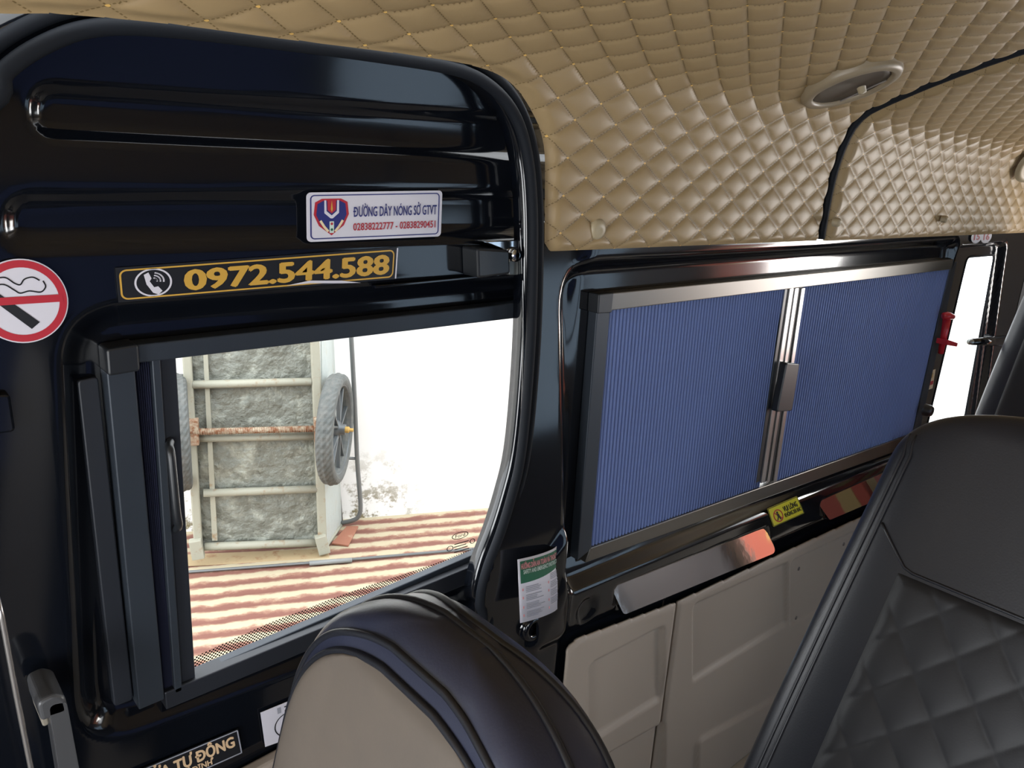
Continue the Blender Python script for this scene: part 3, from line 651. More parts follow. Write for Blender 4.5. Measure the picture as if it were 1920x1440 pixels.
# no littering
q = quad(onY(1438, 954, .985), onY(1494, 930, .985), onY(1508, 962, .984), onY(1450, 988, .984))
s = sheet('sticker', q, rrect(0, 0, 1, 1, .03, .05), MYEL, 'small yellow no littering sticker on the belt rail', 'sticker')
ink('pictogram', q, ring(.24, .45, .145, .34, .028, .06, 24) + stroke([(.14, .68), (.34, .22)], .03, .06), MRED, s, .0011)
ink('figure', q, [disc(.235, .62, .03, .07, 10), [(.20, .55), (.27, .55), (.28, .36), (.30, .22), (.26, .22), (.24, .36), (.19, .22), (.16, .24), (.21, .40)]], MBLK, s, .0013)
text('lettering', 'VUI LÒNG', q, .44, .52, .90, .80, MBLK, s, .0013, .035, (0, .73))
text('lettering', 'KHÔNG XẢ RÁC', q, .42, .22, .96, .44, MBLK, s, .0013, .03, (0, .73))
ink('edge', q, frame_polys(.005, .01, .995, .99, .03, .06, .018, .035), MBLK, s, .0010)
# seat numbers, yellow and red strip
for px, t, lab in ((1831, '15', 'small white oval seat number fifteen, left of the pair'), (1849, '16', 'small white oval seat number sixteen, right of the pair')):
    q = qpx((px - 8, 433), (px + 12, 431), (px + 8, 455), (px - 12, 457), .995)
    s = sheet('seat_number', q, disc(.5, .5, .5, .5, 24), MWHITE, lab, 'seat number sticker'); s['group'] = 'seat number stickers'
    text('numbers', t, q, .22, .25, .78, .75, MRED, s, .0014, .03)
q = qpx((1742, 696), (1754, 692), (1748, 728), (1734, 733), 1.02)
s = sheet('sticker', q, rect(0, 0, 1, 1), MCRM, 'tiny yellow sticker with red band beside the narrow window', 'sticker')
ink('red_band', q, [rect(.05, .22, .95, .42)], MRED, s, .0011); ink('pictogram', q, [rect(.3, .6, .7, .85)], MGOLD, s, .0011)

# ================================================================== FITTINGS
# emergency hammer
hm = thing('emergency_hammer', onY(1766, 650, 1.0), 'red emergency hammer clipped beside the narrow rear window', 'emergency hammer')
Geo().tube([onY(1776, 596, .985), onY(1770, 630, .985), onY(1764, 662, .988)], [.014, .012, .010], 10).build('handle', MREDPL, hm, smooth=True)
Geo().tube([onY(1768, 592, .985), onY(1777, 592, .975), onY(1786, 594, .97)], [.011, .014, .010], 10).build('hammer_head', MREDPL, hm, smooth=True)
prism_px(Geo(), [(1762, 634), (1780, 640), (1778, 647), (1760, 644)], .99, .96, 1.0, .003).build('clip', MREDPL, hm, bevel=.002)
# bracket across the far window
bk = thing('window_bracket', onY(1850, 640, 1.0), 'black glossy bracket at the right edge of the narrow rear window', 'bracket')
Geo().tube([onY(1822, 641, .96), onY(1850, 640, .95), onY(1882, 639, .94)], [.012, .016, .022], 10).build('arm', MB, bk, smooth=True)
Geo().tube([onY(1882, 639, .94), onY(1882, 639, .94) + Vector((0, .07, 0))], .014, 8).build('mount', MB, bk, smooth=True)
Geo().tube([onY(1818, 641, .963), onY(1828, 641, .958)], .011, 8).build('tip', MSTEEL, bk, smooth=True)
# window knob
tag(Geo().lathe([(.0, -.03), (.016, -.028), (.022, -.018), (.022, 0)], onY(1733, 768, .985), (0, 1, 0), 18).build('window_knob', MPLAS, smooth=True), 'round shiny black knob at the foot of the narrow rear window', 'knob')
# screw caps on the headliner
for i, (px, py, Y, lab) in enumerate(((1120, 429, .985, 'round beige screw cap on the quilted lining near the door'), (1570, 417, .955, 'small beige clip on the raised panel beside the seam'), (1772, 411, .955, 'small beige clip on the raised panel near the rear'))):
    r = .020 if i == 0 else .011
    tag(Geo().lathe([(0, -.009), (r * .6, -.008), (r * .92, -.005), (r, 0), (r, .01)], onY(px, py, Y), (0, 1, 0), 20).build('screw_cap', MHEAD, smooth=True), lab, 'screw cap', 'screw caps on the headliner')
# oval air vent in the headliner: hits the lining where the ray meets the profile
def on_ceiling(px, py):
    r = ray(px, py); best = None
    for t in np.linspace(.6, 6, 8000):
        p = r * t / np.linalg.norm(r)
        zc = np.interp(-p[1], -pp_[:np.argmax(pp_[:, 1]), 0], pp_[:np.argmax(pp_[:, 1]), 1]) if p[1] > 0 else .38
        if p[2] >= zc - .004: return Vector((p[0], p[1], p[2] + EYE))
c = on_ceiling(1592, 142); s0 = float(np.interp(-c.y, -pp_[:150, 0], seg[:150])); _, _, ny, nz = prof(np.array([s0])); N_ = Vector((0, SG * ny[0], SG * nz[0])).normalized()
VC = c + N_ * .024; VR = .100
MVENT = mat('vent_beige', (.27, .215, .14), .4)
vt = thing('ceiling_vent', VC, 'round beige air vent set in the quilted headliner', 'air vent')
Geo().lathe([(VR * .76, -.012), (VR * .78, .004), (VR * .84, .007), (VR * .95, .005), (VR, -.002), (VR, -.014)], VC, N_, 40).build('bezel', MVENT, vt, smooth=True)
Geo().lathe([(0, -.006), (VR * .6, -.004), (VR * .75, .0), (VR * .76, -.01)], VC, N_, 36).build('flap', mat('vent_brown', (.075, .058, .038), .45), vt, smooth=True)
Geo().lathe([(0, .014), (.008, .012), (.009, .0)], VC + Vector((.012, -.015, 0)), N_, 12).build('knob', MHEAD, vt, smooth=True)
ax_ = Vector((0, -N_.z, N_.y)); Geo().tube([VC + Vector((.05, 0, 0)) + ax_ * -.05 + N_ * .003, VC + Vector((.05, 0, 0)) + ax_ * .05 + N_ * .003], .0018, 6).build('slot', MALB, vt)
c = on_ceiling(1917, 277)
v2 = thing('ceiling_vent', c, 'edge of a second beige air vent at the right edge', 'air vent')
Geo().lathe([(.05, -.005), (.055, .014), (.075, .010), (.08, 0)], c + Vector((.05, -.04, -.045)), Vector((-.3, -.75, -.45)), 30).build('bezel', MHEAD, v2, smooth=True)
Geo().lathe([(0, .0), (.05, .003), (.054, -.004)], c + Vector((.05, -.04, -.045)), Vector((-.3, -.75, -.45)), 30).build('flap', MHEAD, v2, smooth=True)
# roller bracket of the door
rb = thing('door_roller_bracket', onY(930, 515, 1.04), 'black door roller bracket with bare metal arm beside the seal', 'roller bracket')
prism_px(Geo(), [(878, 462), (938, 466), (940, 510), (880, 518)], 1.03, 1.005, 1.05, .006).build('housing', MPLAS, rb, bevel=.004)
prism_px(Geo(), [(890, 450), (985, 446), (985, 463), (936, 468)], 1.04, 1.02, 1.045).build('top_plate', MCHR, rb, bevel=.002)
prism_px(Geo(), [(936, 462), (990, 458), (990, 512), (946, 514), (944, 492), (952, 480)], 1.04, 1.026, 1.04, .004).build('arm', MSTEEL, rb, bevel=.002)
bp = onY(963, 477, 1.02); Geo().lathe([(.004, -.012), (.010, -.012), (.013, -.006), (.013, .01)], bp, (0, 1, 0), 20).build('bolt', MCHR, rb, smooth=True)
tag(prism_px(Geo(), [(700, 535), (965, 510), (965, 514), (700, 540)], 1.045, 1.04, 1.052).build('trim_7', MB, bevel=.001), 'thin raised black rail line above the door window', 'door trim', kind='structure')
# door grab handle, lower left
gh = thing('grab_handle', onY(95, 1440, 1.0), 'dark grey upright grab handle low on the sliding door', 'grab handle')
MHAN = mat('grey_handle', (.055, .056, .06), .38)
hx = lambda x, y, Y=.99: onY(x, y, Y)
g = Geo(); prof_ = [hx(82, 1322), hx(92, 1300), hx(100, 1330), hx(112, 1400), hx(125, 1480), hx(140, 1600)]
prism_px(g, [(84, 1306), (118, 1300), (150, 1470), (178, 1640), (140, 1650), (112, 1480)], .985, .965, 1.0, .01).build('grip', MHAN, gh, bevel=.008, seg=3)
prism_px(Geo(), [(58, 1290), (88, 1276), (110, 1280), (118, 1308), (86, 1318), (66, 1326)], 1.0, .965, 1.035, .012).build('upper_mount', MHAN, gh, bevel=.006, seg=3)
prism_px(Geo(), [(66, 1316), (80, 1310), (88, 1346), (76, 1352)], 1.0, .985, 1.04, .004).build('mount_insert', mat('pale_insert', (.30, .27, .22), .4), gh, bevel=.003)
prism_px(Geo(), [(130, 1620), (180, 1630), (184, 1680), (134, 1680)], 1.0, .97, 1.05, .01).build('lower_mount', MHAN, gh, bevel=.005)
# pale strip and latch plate at the extreme left
tag(Geo().tube([onY(-6, 1120, .97), onY(4, 1160, .97), onY(30, 1300, .97), onY(58, 1440, .97), onY(90, 1600, .97)], .0032, 8).build('trim_8', MALB, smooth=True), 'thin pale metal edging running down the lower left corner', 'edging strip', kind='structure')
lp = prism_px(Geo(), [(-60, 742), (16, 735), (27, 806), (-55, 818)], 1.045, 1.036, 1.05, .006).build('latch_cover', MB, bevel=.003)
tag(lp, 'small black latch cover under the no smoking sticker', 'latch cover')
# access cover with four screws
ac = thing('access_cover', onY(1540, 1170, .98), 'beige access cover with four screws on the lower wall panel', 'access cover')
prism_px(Geo(), [(1488, 1056), (1590, 1008), (1590, 1130), (1488, 1170)], .985, .980, .988, .02).build('plate', MBEI, ac, bevel=.003)
for p in ((1497, 1066), (1581, 1020), (1492, 1158), (1581, 1120)):
    Geo().lathe([(0, -.004), (.006, -.003), (.007, 0)], onY(*p, .980), (0, 1, 0), 12).build('screw', mat('dull_screw', (.12, .10, .09), .5) if 'dull_screw' not in bpy.data.materials else bpy.data.materials['dull_screw'], ac, smooth=True)
# belt anchor on the pillar
an = thing('belt_anchor', onY(1000, 1178, .99), 'round dark bolt recess on the pillar below the safety notice', 'belt anchor')
Geo().lathe([(.013, -.006), (.024, -.008), (.03, 0), (.03, .014)], onY(999, 1178, .985), (0, 1, 0), 24).build('ring', MB, an, smooth=True)
Geo().lathe([(0, -.006), (.008, -.006), (.010, .004)], onY(991, 1172, .985), (0, 1, 0), 16).build('bolt', MSTEEL, an, smooth=True)
# lower trim of the door
tag(prism_px(Geo(), [(360, 1490), (530, 1400), (700, 1300), (900, 1230), (900, 1500), (600, 1700), (360, 1700)], 1.04, 1.02, 1.045, .02).build('trim_9', MBEI, bevel=.006), 'pale lower lining of the sliding door', 'door lining', kind='structure')

# ================================================================== SEATS
def seat(label, base, Hb, wid, thick, lean, face_mat, quilted, yaw=0, htop=.97, piping=True, seat_h=.45, AR=.15, PW=2.3, tap=.18, side=None, group='high backed passenger seats'):
    """high-backed seat facing -x; base = centre of the cushion's rear edge on the floor"""
    root = thing('passenger_seat', base, label, 'seat', group)
    Rz = Matrix.Rotation(yaw, 3, 'Z'); B = Vector(base); L_ = math.radians(lean)
    up = Vector((math.sin(L_), 0, math.cos(L_))); fw = Vector((-math.cos(L_), 0, math.sin(L_)))
    def P(h, y, f): return B + Rz @ (Vector((0, y, seat_h - .05)) + up * h + fw * f)
    def dims(h):
        t = h / Hb; w = wid / 2 * (1 - tap * max(0, (t - .35) / .65) ** 1.2); d = thick / 2 * (1 - .12 * t)
        k = min(.995, max(0, (h - (Hb - AR)) / AR)); w *= (1 - k ** PW) ** (1 / PW)
        return w, d
    RT = .05
    rows = [Hb * k / 26 for k in range(25)]
    rows = [h for h in rows if h < Hb - AR - .01] + [Hb - AR + AR * math.sin(a * math.pi / 2) for a in np.linspace(0, 1, 22)]
    n = 72; v = []; f = []
    for h in rows:
        w, d = dims(h); k = max(0, (h - (Hb - RT)) / RT); sh = RT * (1 - math.sqrt(max(0, 1 - k * k)))
        dd = d - sh * d / RT * .82
        for i in range(n):
            a = 2 * math.pi * i / n; ca, sa = math.cos(a), math.sin(a)
            y = w * math.copysign(abs(ca) ** .45, ca); x = dd * math.copysign(abs(sa) ** .55, sa)
            bolster = .022 * max(0, abs(y) / w - .55) ** 1 * (1 if x > 0 else 0) * (1 - .5 * h / Hb)
            v.append(P(h, y, x + bolster))
    R = len(rows)
    for r in range(R - 1): f += [[r * n + i, r * n + (i + 1) % n, (r + 1) * n + (i + 1) % n, (r + 1) * n + i] for i in range(n)]
    f += [list(range(n - 1, -1, -1)), [(R - 1) * n + i for i in range(n)]]
    back = mk('backrest', v, f, side or MLEA, root, smooth=True)
    # face insert
    def face(e, h, lift):
        w, d = dims(h); k = max(0, (h - (Hb - RT)) / RT); sh = RT * (1 - math.sqrt(max(0, 1 - k * k)))
        dd = d - sh * d / RT * .82; y = w * e
        ca = min(1, abs(e)) ** (1 / .45); sa = math.sqrt(max(0, 1 - ca * ca)); x = dd * sa ** .55
        return P(h, y, x + .022 * max(0, abs(e) - .55) * (1 - .5 * h / Hb) + lift)
    return root, back, face, P, dims
def face_sheet(name, face, root, e0, e1, h0, h1, m, lift, ne=60, nh=90, q=None, arch=.0, edge=.06, ratio=None):
    v = []; f = []
    for j in range(nh + 1):
        for i in range(ne + 1):
            t = i / ne; s = j / nh; e = e0 + (e1 - e0) * t
            top_ = h1 - arch * abs(2 * t - 1) ** 5; h = h0 + (top_ - h0) * s
            e = e * ratio(h) if ratio else e; b = min(1, min(t, 1 - t, s, 1 - s) / edge); l = lift * math.sqrt(max(0, 1 - (1 - b) ** 2)) - .001 * (1 - b)
            if q: l += q(e, h) * min(1, b * 1.5)
            v.append(face(e, h, l))
    f = [[j * (ne + 1) + i, j * (ne + 1) + i + 1, (j + 1) * (ne + 1) + i + 1, (j + 1) * (ne + 1) + i] for j in range(nh) for i in range(ne)]
    return mk(name, v, f, m, root, smooth=True)
def seat_low(root, base, wid, yaw=0, dep=.50):
    Rz = Matrix.Rotation(yaw, 3, 'Z'); B = Vector(base)
    g = Geo(); g.box((-dep, -wid / 2, .33), (.02, wid / 2, .47)); o = g.build('seat_cushion', MLEA, None, bevel=.05, seg=4, smooth=True)
    o.data.transform(Matrix.Translation(o.location)); o.location = B; o.rotation_euler = (0, 0, yaw); adopt(o, root)
    for y in (-1, 1):
        g = Geo(); g.box((.08 - dep, y * wid * .36 - .025, -base[2]), (-.02, y * wid * .36 + .025, .34)); o = g.build('leg', MPLAS, None, bevel=.008)
        o.data.transform(Matrix.Translation(o.location)); o.location = B; o.rotation_euler = (0, 0, yaw); adopt(o, root)
# near seat: taupe face, black sides, double piping
NB = (.208, .412, .14)
NH = .872
rt, bk_, face, P_, dm = seat('taupe faced seat with black leather sides, nearest the camera', NB, NH, .47, .120, 9, MTAUPE, False, AR=.17, PW=2.4, tap=.26, side=MLEASH)
seat_low(rt, NB, .50)
INS = .038
rat = lambda h: min(1, dm(h + INS)[0] / dm(h)[0])
face_sheet('face_panel', face, rt, -.95, .95, .10, NH - INS - .001, MTAUPE, .006, arch=.0, edge=.03, ratio=rat)
def rim(e, hh, off, dpt):
    pass
def ramp(h0, h1, n=60): return [h0 + (h1 - h0) * math.sin(a * math.pi / 2) for a in np.linspace(0, 1, n)]
def pipe(face, ee, H, lf, r, root, q=lambda h: 1):
    up_ = ramp(.12, H - .0015); pts = [face(-ee * q(h), h, lf) for h in up_] + [face(ee * q(h), h, lf) for h in up_[::-1]]
    Geo().tube(pts, r, 8).build('piping', MLEA, root, smooth=True)
rat2 = lambda h: min(1, dm(h + INS - .016)[0] / dm(h)[0])
pipe(face, .955, NH - INS, .001, .0034, rt, rat); pipe(face, .975, NH - INS + .016, .0, .0034, rt, rat2)
# seam across the top, nearer the back
def W_(h, sg, fr):
    w, d = dm(h); k = max(0, (h - (NH - .05)) / .05); sh = .05 * (1 - math.sqrt(max(0, 1 - k * k))); dd = d - sh * d / .05 * .82
    ca = math.sqrt(1 - abs(fr) ** (2 / .55)) ** .45
    return P_(h, sg * w * ca, dd * fr)
up_ = ramp(.12, NH - .001)
for FO in (.12, -.62): Geo().tube([W_(h, -1, FO) for h in up_] + [W_(h, 1, FO) for h in up_[::-1]], .0034, 8).build('back_seam', MLEA, rt, smooth=True)
# right seat: black with quilted lower face
RB = (.768, .13, .14)
RH = 1.017
rt2, _, face2, P2_, dm2 = seat('large black leather seat with diamond quilted face, right foreground', RB, RH, .63, .14, 22, MLEAQ, True, AR=.11, PW=2.6)
seat_low(rt2, RB, .52, 0, .40)
def dq(e, h): return .0045 * (abs(math.sin(math.pi * (e * 4.2 + h / .082))) * abs(math.sin(math.pi * (e * 4.2 - h / .082)))) ** .36
Geo().tube([face2(e, RH - .245 + .05 * (abs(e) - .67) / .2 * (1 if abs(e) > .67 else 0), .0005) for e in np.linspace(-.86, .86, 40)], .002, 6).build('headrest_seam', MLEA, rt2, smooth=True)
face_sheet('quilted_panel', face2, rt2, -.70, .70, RH - .55, RH - .25, MLEAQ, .004, ne=150, nh=110, q=dq, edge=.05)
face_sheet('quilted_panel', face2, rt2, -.70, .70, .10, RH - .556, MLEAQ, .004, ne=150, nh=110, q=dq, edge=.05)
for sg in (-1, 1):
    for e_ in (.875, .912):
        Geo().tube([face2(sg * e_, h, .0005) for h in np.linspace(.1, RH - .10, 24)] + [face2(sg * (e_ + .05 * k), RH - .10 + .03 * k, -.001) for k in (.5, 1)], .0022, 6).build('piping', MLEA, rt2, smooth=True)
# far seat at the right edge
FB = (3.12, .66, .14)
rt3, _, face3, _, _ = seat('dark seat back at the far right edge behind the large seat', FB, 1.10, .50, .13, 16, MLEA, False)
seat_low(rt3, FB, .50)
face_sheet('face_panel', face3, rt3, -.72, .72,   .10, 1.06, MLEAQ, .006, arch=.03)

# red parcel added on the far seat to redden the belt rail reflections
bx = thing('parcel', (2.86, .72, .75), 'red parcel with yellow labels, added unseen to tint the belt rail reflection', 'parcel')
Geo().box((2.72, .56, .612), (3.0, .88, .93)).build('box', mat('parcel_red', (.62, .13, .085), .5), bx, bevel=.006)
for x, y, w_ in ((2.718, .60, .07), (2.718, .76, .07)): Geo().box((x, y, .68), (x + .004, y + w_, .88)).build('label', mat('parcel_yellow', (.66, .50, .2), .5), bx)
for x in (2.75, 2.88): Geo().box((x, .878, .68), (x + .06, .882, .88)).build('label', bpy.data.materials['parcel_yellow'], bx)
# ================================================================== OUTSIDE
GZ = -2.28 + EYE                          # street level
OO = Vector((1.344, 4.008, GZ)); ang = math.radians(24)
U = Vector((math.cos(ang), -math.sin(ang), 0)); Wv = Vector((math.sin(ang), math.cos(ang), 0)); UP = Vector((0, 0, 1))
def L3(u, w, z): return OO + U * u + Wv * w + UP * z
def out(px, py, w=0):
    r = Vector(ray(px, py)); o = Vector((0, 0, EYE)); t = ((OO + Wv * w) - o).dot(Wv) / r.dot(Wv); return o + r * t
def lo(px, py, w=0):
    p = out(px, py, w) - OO; return p.dot(U), p.dot(UP)
# pavement: ribbed red tiles with worn cream grooves
def pavemat():
    m = bpy.data.materials.new('ribbed_red_paving'); m.use_nodes = True; nt = m.node_tree; b = nt.nodes['Principled BSDF']; b.inputs['Roughness'].default_value = .8; L = nt.links.new
    u = nt.nodes.new('ShaderNodeUVMap'); sp = nt.nodes.new('ShaderNodeSeparateXYZ'); L(u.outputs[0], sp.inputs[0])
    n = nt.nodes.new('ShaderNodeTexNoise'); n.inputs['Scale'].default_value = 1; n.inputs['Detail'].default_value = 9; n.inputs['Roughness'].default_value = .7
    mp = nt.nodes.new('ShaderNodeMapping'); mp.inputs['Scale'].default_value = (8, 1.6, 1); L(u.outputs[0], mp.inputs[0]); L(mp.outputs[0], n.inputs['Vector'])
    def mth(op, a, v):
        q_ = nt.nodes.new('ShaderNodeMath'); q_.operation = op
        for i, x in enumerate((a, v)):
            if isinstance(x, (int, float)): q_.inputs[i].default_value = x
            else: L(x, q_.inputs[i])
        return q_.outputs[0]
    d = mth('PINGPONG', sp.outputs[1], .5)                      # 0 on the groove, .5 on the rib
    t = mth('ADD', d, mth('MULTIPLY', mth('SUBTRACT', n.outputs[0], .5), .95))
    r = nt.nodes.new('ShaderNodeValToRGB'); e = r.color_ramp.elements
    e[0].position = .10; e[0].color = (.18, .075, .055, 1); e[1].position = .34; e[1].color = (.42, .36, .245, 1); k = e.new(.22); k.color = (.27, .145, .10, 1)
    L(t, r.inputs[0]); L(r.outputs[0], b.inputs['Base Color']); return m
v = []; f = []; uvl = []; WN = 240; w0, w1 = -3.6, .43
us = [-4, -1.5, -.5, 0, .5, 1, 1.5, 2, 3, 6]
PITCH = .118
for j in range(WN + 1):
    w = w0 + (w1 - w0) * j / WN; z = .012 * abs(math.sin(math.pi * w / PITCH)) ** .7
    for u in us: v.append(L3(u, w, z - .012)); uvl.append((u, w / PITCH))
n = len(us); f = [[j * n + i, j * n + i + 1, (j + 1) * n + i + 1, (j + 1) * n + i] for j in range(WN) for i in range(n - 1)]
tag(mk('pavement', v, f, pavemat(), uvl=uvl, smooth=True), 'sunlit ribbed red and cream pavement outside the door window', 'pavement', kind='structure')
tag(Geo().box((-14, -12, GZ - .06), (18, 16, GZ - .03)).build('ground', mat('pale_concrete', (.5, .48, .44), .85)), 'pale concrete street beyond the pavement', 'street', kind='structure')
# white house wall with mould at the foot
def wallmat():
    m = mat('whitewash', (.86, .86, .84), .85); nt = m.node_tree; L = nt.links.new; b = nt.nodes['Principled BSDF']
    tc = nt.nodes.new('ShaderNodeUVMap'); n = nt.nodes.new('ShaderNodeTexNoise'); n.inputs['Scale'].default_value = 9; n.inputs['Detail'].default_value = 10; n.inputs['Roughness'].default_value = .75
    L(tc.outputs[0], n.inputs['Vector']); sp = nt.nodes.new('ShaderNodeSeparateXYZ'); L(tc.outputs[0], sp.inputs[0])
    def mr(s, a, c):
        q_ = nt.nodes.new('ShaderNodeMapRange'); q_.inputs[1].default_value = a; q_.inputs[2].default_value = c; L(s, q_.inputs[0]); return q_.outputs[0]
    def mul(a, c):
        q_ = nt.nodes.new('ShaderNodeMath'); q_.operation = 'MULTIPLY'; L(a, q_.inputs[0]); L(c, q_.inputs[1]); return q_.outputs[0]
    k = mul(mul(mr(sp.outputs[1], .52, .05), mr(sp.outputs[0], 1.42, 1.12)), mr(n.outputs[0], .50, .58))
    mx = nt.nodes.new('ShaderNodeMix'); mx.data_type = 'RGBA'; L(k, mx.inputs[0]); mx.inputs[6].default_value = (.86, .86, .84, 1); mx.inputs[7].default_value = (.19, .16, .08, 1)
    L(mx.outputs[2], b.inputs['Base Color']); return m
wp = [(-2.2, -.2), (2.9, -.2), (2.9, 3.4), (-2.2, 3.4)]
v = [L3(u, .42, z) for u, z in wp] + [L3(u, .55, z) for u, z in wp]
tag(mk('wall_outside', v, [[0, 1, 2, 3], [7, 6, 5, 4], [0, 4, 5, 1], [1, 5, 6, 2], [2, 6, 7, 3], [3, 7, 4, 0]], wallmat(), uvl=wp + wp), 'bright white house wall with mould stains at its foot', 'house wall', kind='structure')
# ---- cart standing on end against the wall
MPOST = mat('flaking_cream_paint', (.33, .325, .26), .6, noise=(14, (.26, .17, .09), .58, .72), bump=(40, .3, .004))
MZINC = mat('dented_zinc_sheet', (.20, .21, .18), .55, metal=.25, noise=(9, (.42, .44, .38), .50, .72), bump=(11, 1.0, .05))
MSIDE = mat('pale_zinc_sheet', (.42, .46, .44), .5, noise=(10, (.40, .38, .30), .55, .75), bump=(12, .4, .02))
MRUST = mat('rusty_iron', (.22, .09, .04), .75, noise=(40, (.40, .33, .24), .4, .6), bump=(60, .5, .004))
MTYRE = mat('dusty_tyre', (.08, .088, .085), .75, noise=(25, (.13, .13, .12), .4, .7)); MRIM = mat('dark_rim', (.10, .11, .115), .4, metal=.5)
MDARKT = mat('grey_tube', (.16, .17, .17), .45, metal=.4)
ct = thing('hand_cart', L3(.3, .1, 0), 'zinc hand cart standing on end against the white wall', 'cart')
def ob(px, py, w): return out(px, py, w)
Geo().bar(ob(347, 610, 0), ob(373, 1036, 0), Wv, .045, .045).build('post', MPOST, ct, bevel=.008)
Geo().bar(ob(588, 590, 0), ob(605, 1030, 0), Wv, .05, .05).build('post', MPOST, ct, bevel=.008)
for a, b in (((362, 726), (584, 720)), ((374, 826), (588, 822)), ((382, 929), (594, 921)), ((384, 1029), (597, 1021)), ((352, 634), (580, 622))):
    Geo().tube([ob(*a, -.005), ob(*b, -.005)], .022, 10).build('rung', MPOST, ct, smooth=True)
v = []; NU, NV = 24, 40
for j in range(NV + 1):
    for i in range(NU + 1):
        a = Vector(ob(352, 600, .03)).lerp(ob(588, 600, .03), i / NU); b = Vector(ob(380, 1036, .03)).lerp(ob(604, 1028, .03), i / NU)
        v.append(a.lerp(b, j / NV) + Wv * .006 * math.sin(i * 1.9 + j * .8) * math.cos(j * 1.3))
mk('bed_sheet', v, [[j * (NU + 1) + i, j * (NU + 1) + i + 1, (j + 1) * (NU + 1) + i + 1, (j + 1) * (NU + 1) + i] for j in range(NV) for i in range(NU)], MZINC, ct, smooth=True, solid=.006)
v = [ob(378, 600, -.002), ob(386, 600, -.002), ob(408, 1018, -.002), ob(398, 1018, -.002)]; v += [p + Wv * .03 for p in v]
mk('batten', v, [[0, 1, 2, 3], [7, 6, 5, 4], [0, 4, 5, 1], [1, 5, 6, 2], [2, 6, 7, 3], [3, 7, 4, 0]], MPOST, ct)
v = [ob(600, 590, .02), ob(622, 590, .36), ob(640, 982, .36), ob(608, 1030, .02)]
mk('side_sheet', v, [[0, 1, 2, 3]], MSIDE, ct, solid=.005)
Geo().tube([ob(608, 1032, .02), ob(641, 985, .36)], .014, 8).build('side_rail', MPOST, ct, smooth=True)
Geo().tube([ob(616, 590, .36), ob(625, 800, .36), ob(640, 985, .36)], .012, 8).build('side_rail', MDARKT, ct, smooth=True)
for p, q_ in (((366, 1016), (373, 1050)), ((600, 1008), (609, 1040))):
    Geo().bar(ob(*p, -.03), ob(*q_, -.03), Wv, .065, .05).build('foot', MPOST, ct, bevel=.004)
Geo().tube(smooth_path([ob(656, 590, .30), ob(664, 735, .30), ob(670, 870, .30), ob(676, 950, .30), ob(672, 972, .30), ob(660, 980, .31), ob(641, 984, .34)], 6), .014, 10).build('handle_tube', MDARKT, ct, smooth=True)
for a, b in (((625, 736), (664, 738)), ((630, 862), (671, 864))): Geo().tube([ob(*a, .33), ob(*b, .30)], .010, 8).build('handle_stay', MDARKT, ct, smooth=True)
ax0, ax1 = ob(335, 815, -.04), ob(600, 808, -.04)
Geo().tube([ax0, ax1], .017, 12).build('axle', MRUST, ct, smooth=True)
g = Geo()
for k in range(60): c_ = Vector(ax0).lerp(ax1, (k + .5) / 60); d_ = (Vector(ax1) - Vector(ax0)).normalized(); g.lathe([(.015, -.003), (.021, 0), (.015, .003)], c_, d_, 10)
g.build('axle_thread', MRUST, ct)
for p in ((361, 812), (598, 808)): Geo().bar(ob(p[0], p[1] - 22, -.03), ob(p[0] + 2, p[1] + 26, -.03), Wv, .06, .05).build('axle_plate', MRUST, ct, bevel=.006)
def wheel(c, axis):
    a = Vector(axis).normalized(); RO = .318; TW = .050
    g = Geo(); NA = 96; prof_ = []
    u = a.cross(UP).normalized(); w = a.cross(u); sec = 20; vs = []; fs = []
    for k in range(NA):
        t = 2 * math.pi * k / NA; d_ = u * math.cos(t) + w * math.sin(t)
        for i in range(sec):
            p = 2 * math.pi * i / sec; rr = .040 * math.sin(p); xx = TW * math.cos(p) * (1 if abs(math.cos(p)) < .9 else .95)
            tread = (-.003 if ((k // 1) + i) % 2 else .001) if math.sin(p) > .35 else 0
            if math.sin(p) > .35 and i in (4, 6): tread = -.005
            vs.append(Vector(c) + d_ * (RO - .042 + rr + tread) + a * xx)
    fs = [[k * sec + i, k * sec + (i + 1) % sec, ((k + 1) % NA) * sec + (i + 1) % sec, ((k + 1) % NA) * sec + i] for k in range(NA) for i in range(sec)]
    wh = thing('wheel', c, None, None); adopt(wh, ct)
    mk('tyre', vs, fs, MTYRE, wh)
    Geo().lathe([(RO - .072, -.036), (RO - .062, -.040), (RO - .062, .040), (RO - .072, .036)], c, a, 48, closed=True).build('rim', MRIM, wh, smooth=True)
    for k in range(5):
        for s_ in (-.12, .12):
            t = 2 * math.pi * k / 5 + s_ * .35 + math.pi / 2 * 2; t2 = 2 * math.pi * k / 5 + s_ * 2.0 + math.pi
            d0 = u * math.cos(t) + w * math.sin(t); d1 = u * math.cos(t2) + w * math.sin(t2)
            Geo().bar(Vector(c) + d0 * .045 + a * .015, Vector(c) + d1 * (RO - .066) + a * .01, a, .014, .022).build('spoke', MRIM, wh, bevel=.003)
    Geo().lathe([(0, -.055), (.028, -.055), (.055, -.03), (.055, .02), (.03, .03), (.03, .055), (0, .055)], c, a, 24).build('hub', MRIM, wh, smooth=True)
    Geo().lathe([(0, .05), (.018, .05), (.018, .075), (.010, .08), (.010, .10), (0, .10)], c, a, 12).build('axle_nut', mat('brass_rust', (.45, .28, .07), .5), wh)
    return wh
toe = math.radians(-17)
WAX = U * math.cos(toe) + Wv * math.sin(toe)
wheel(ob(629, 809, -.04), WAX)
wheel(ob(338, 815, -.02), -(U * math.cos(.1) + Wv * math.sin(.1)))
ct.location.z += .014
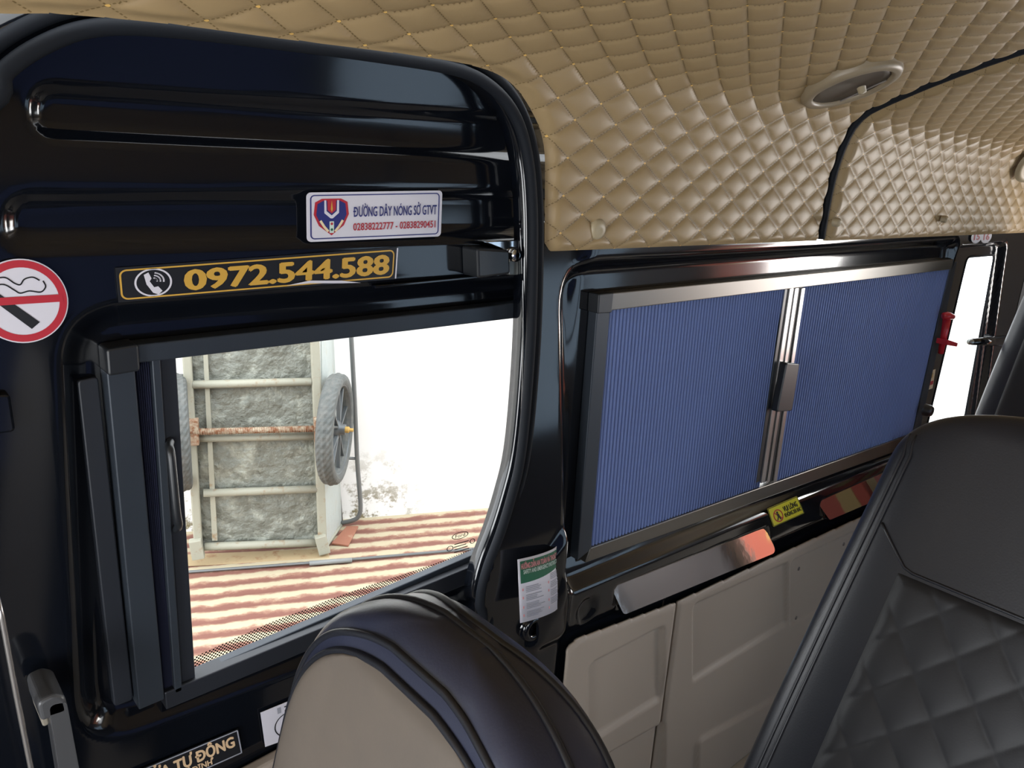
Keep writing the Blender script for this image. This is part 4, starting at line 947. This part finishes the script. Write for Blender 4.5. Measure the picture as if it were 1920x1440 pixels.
# banner added out of view to redden the belt rail reflections
bn = thing('reflection_banner', Vector((5.6, 0, GZ)), 'red and yellow banner added out of view to tint the belt rail reflection', 'banner')
Geo().box((5.6, -2.4, EYE - 1.9), (5.63, .25, EYE - .60)).build('cloth', mat('banner_red', (.48, .11, .065), .7), bn)
for y in (-2.4, .25): Geo().tube([(5.63, y, GZ - .03), (5.63, y, EYE - .4)], .02, 8).build('pole', MSTEEL, bn)
for i, y in enumerate((-1.9, -1.3, -.75, -.3, .05)): Geo().lathe([(0, -.012), (.16, -.012), (.16, .0), (0, 0)], (5.6, y, EYE - .92 - .14 * (i % 2)), (1, 0, 0), 20).build('yellow_disc', mat('banner_yellow', (.62, .42, .12), .7), bn)
# boards under the cart
bd_ = [out(360, 1040, .05), out(616, 1030, .05), out(616, 1052, -.10), out(355, 1064, -.10)]
def gpt(px, py, z=0):
    r = ray(px, py); t = (GZ + z - EYE) / r[2]; return Vector((r[0] * t, r[1] * t, GZ + z))
def slab(name, px, z, th, m, lab, cat):
    top_ = [gpt(x, y, z) for x, y in px]; n_ = len(top_); vv = top_ + [p - UP * th for p in top_]
    fs = [list(range(n_)), list(range(2 * n_ - 1, n_ - 1, -1))] + [[i, i + n_, (i + 1) % n_ + n_, (i + 1) % n_] for i in range(n_)]
    return tag(mk(name, vv, fs, m, bevel=.002), lab, cat)
slab('plank', [(330, 1040), (616, 1028), (618, 1046), (330, 1062)], .0, .006, mat('tan_board', (.40, .30, .17), .8, noise=(12, (.28, .14, .07), .55, .7)), 'tan board lying under the feet of the cart', 'board')
slab('rusty_plate', [(622, 1018), (653, 1022), (672, 986), (650, 986)], .014, .012, mat('red_primer_plate', (.32, .13, .08), .7, noise=(14, (.45, .30, .2), .55, .7)), 'red rusty plate lying right of the cart', 'metal plate')
tag(Geo().tube([gpt(330, 1074, .008), gpt(610, 1053, .008), gpt(900, 1028, .008)], .008, 6).build('steel_bar', MDARKT), 'thin dark bar lying along the pavement ribs before the cart', 'bar')
tag(Geo().tube([gpt(580, 1056, .016), gpt(660, 1050, .016)], .014, 8).build('pipe', mat('grey_pipe', (.20, .21, .21), .5), smooth=True), 'short grey pipe at the right foot of the cart', 'pipe')
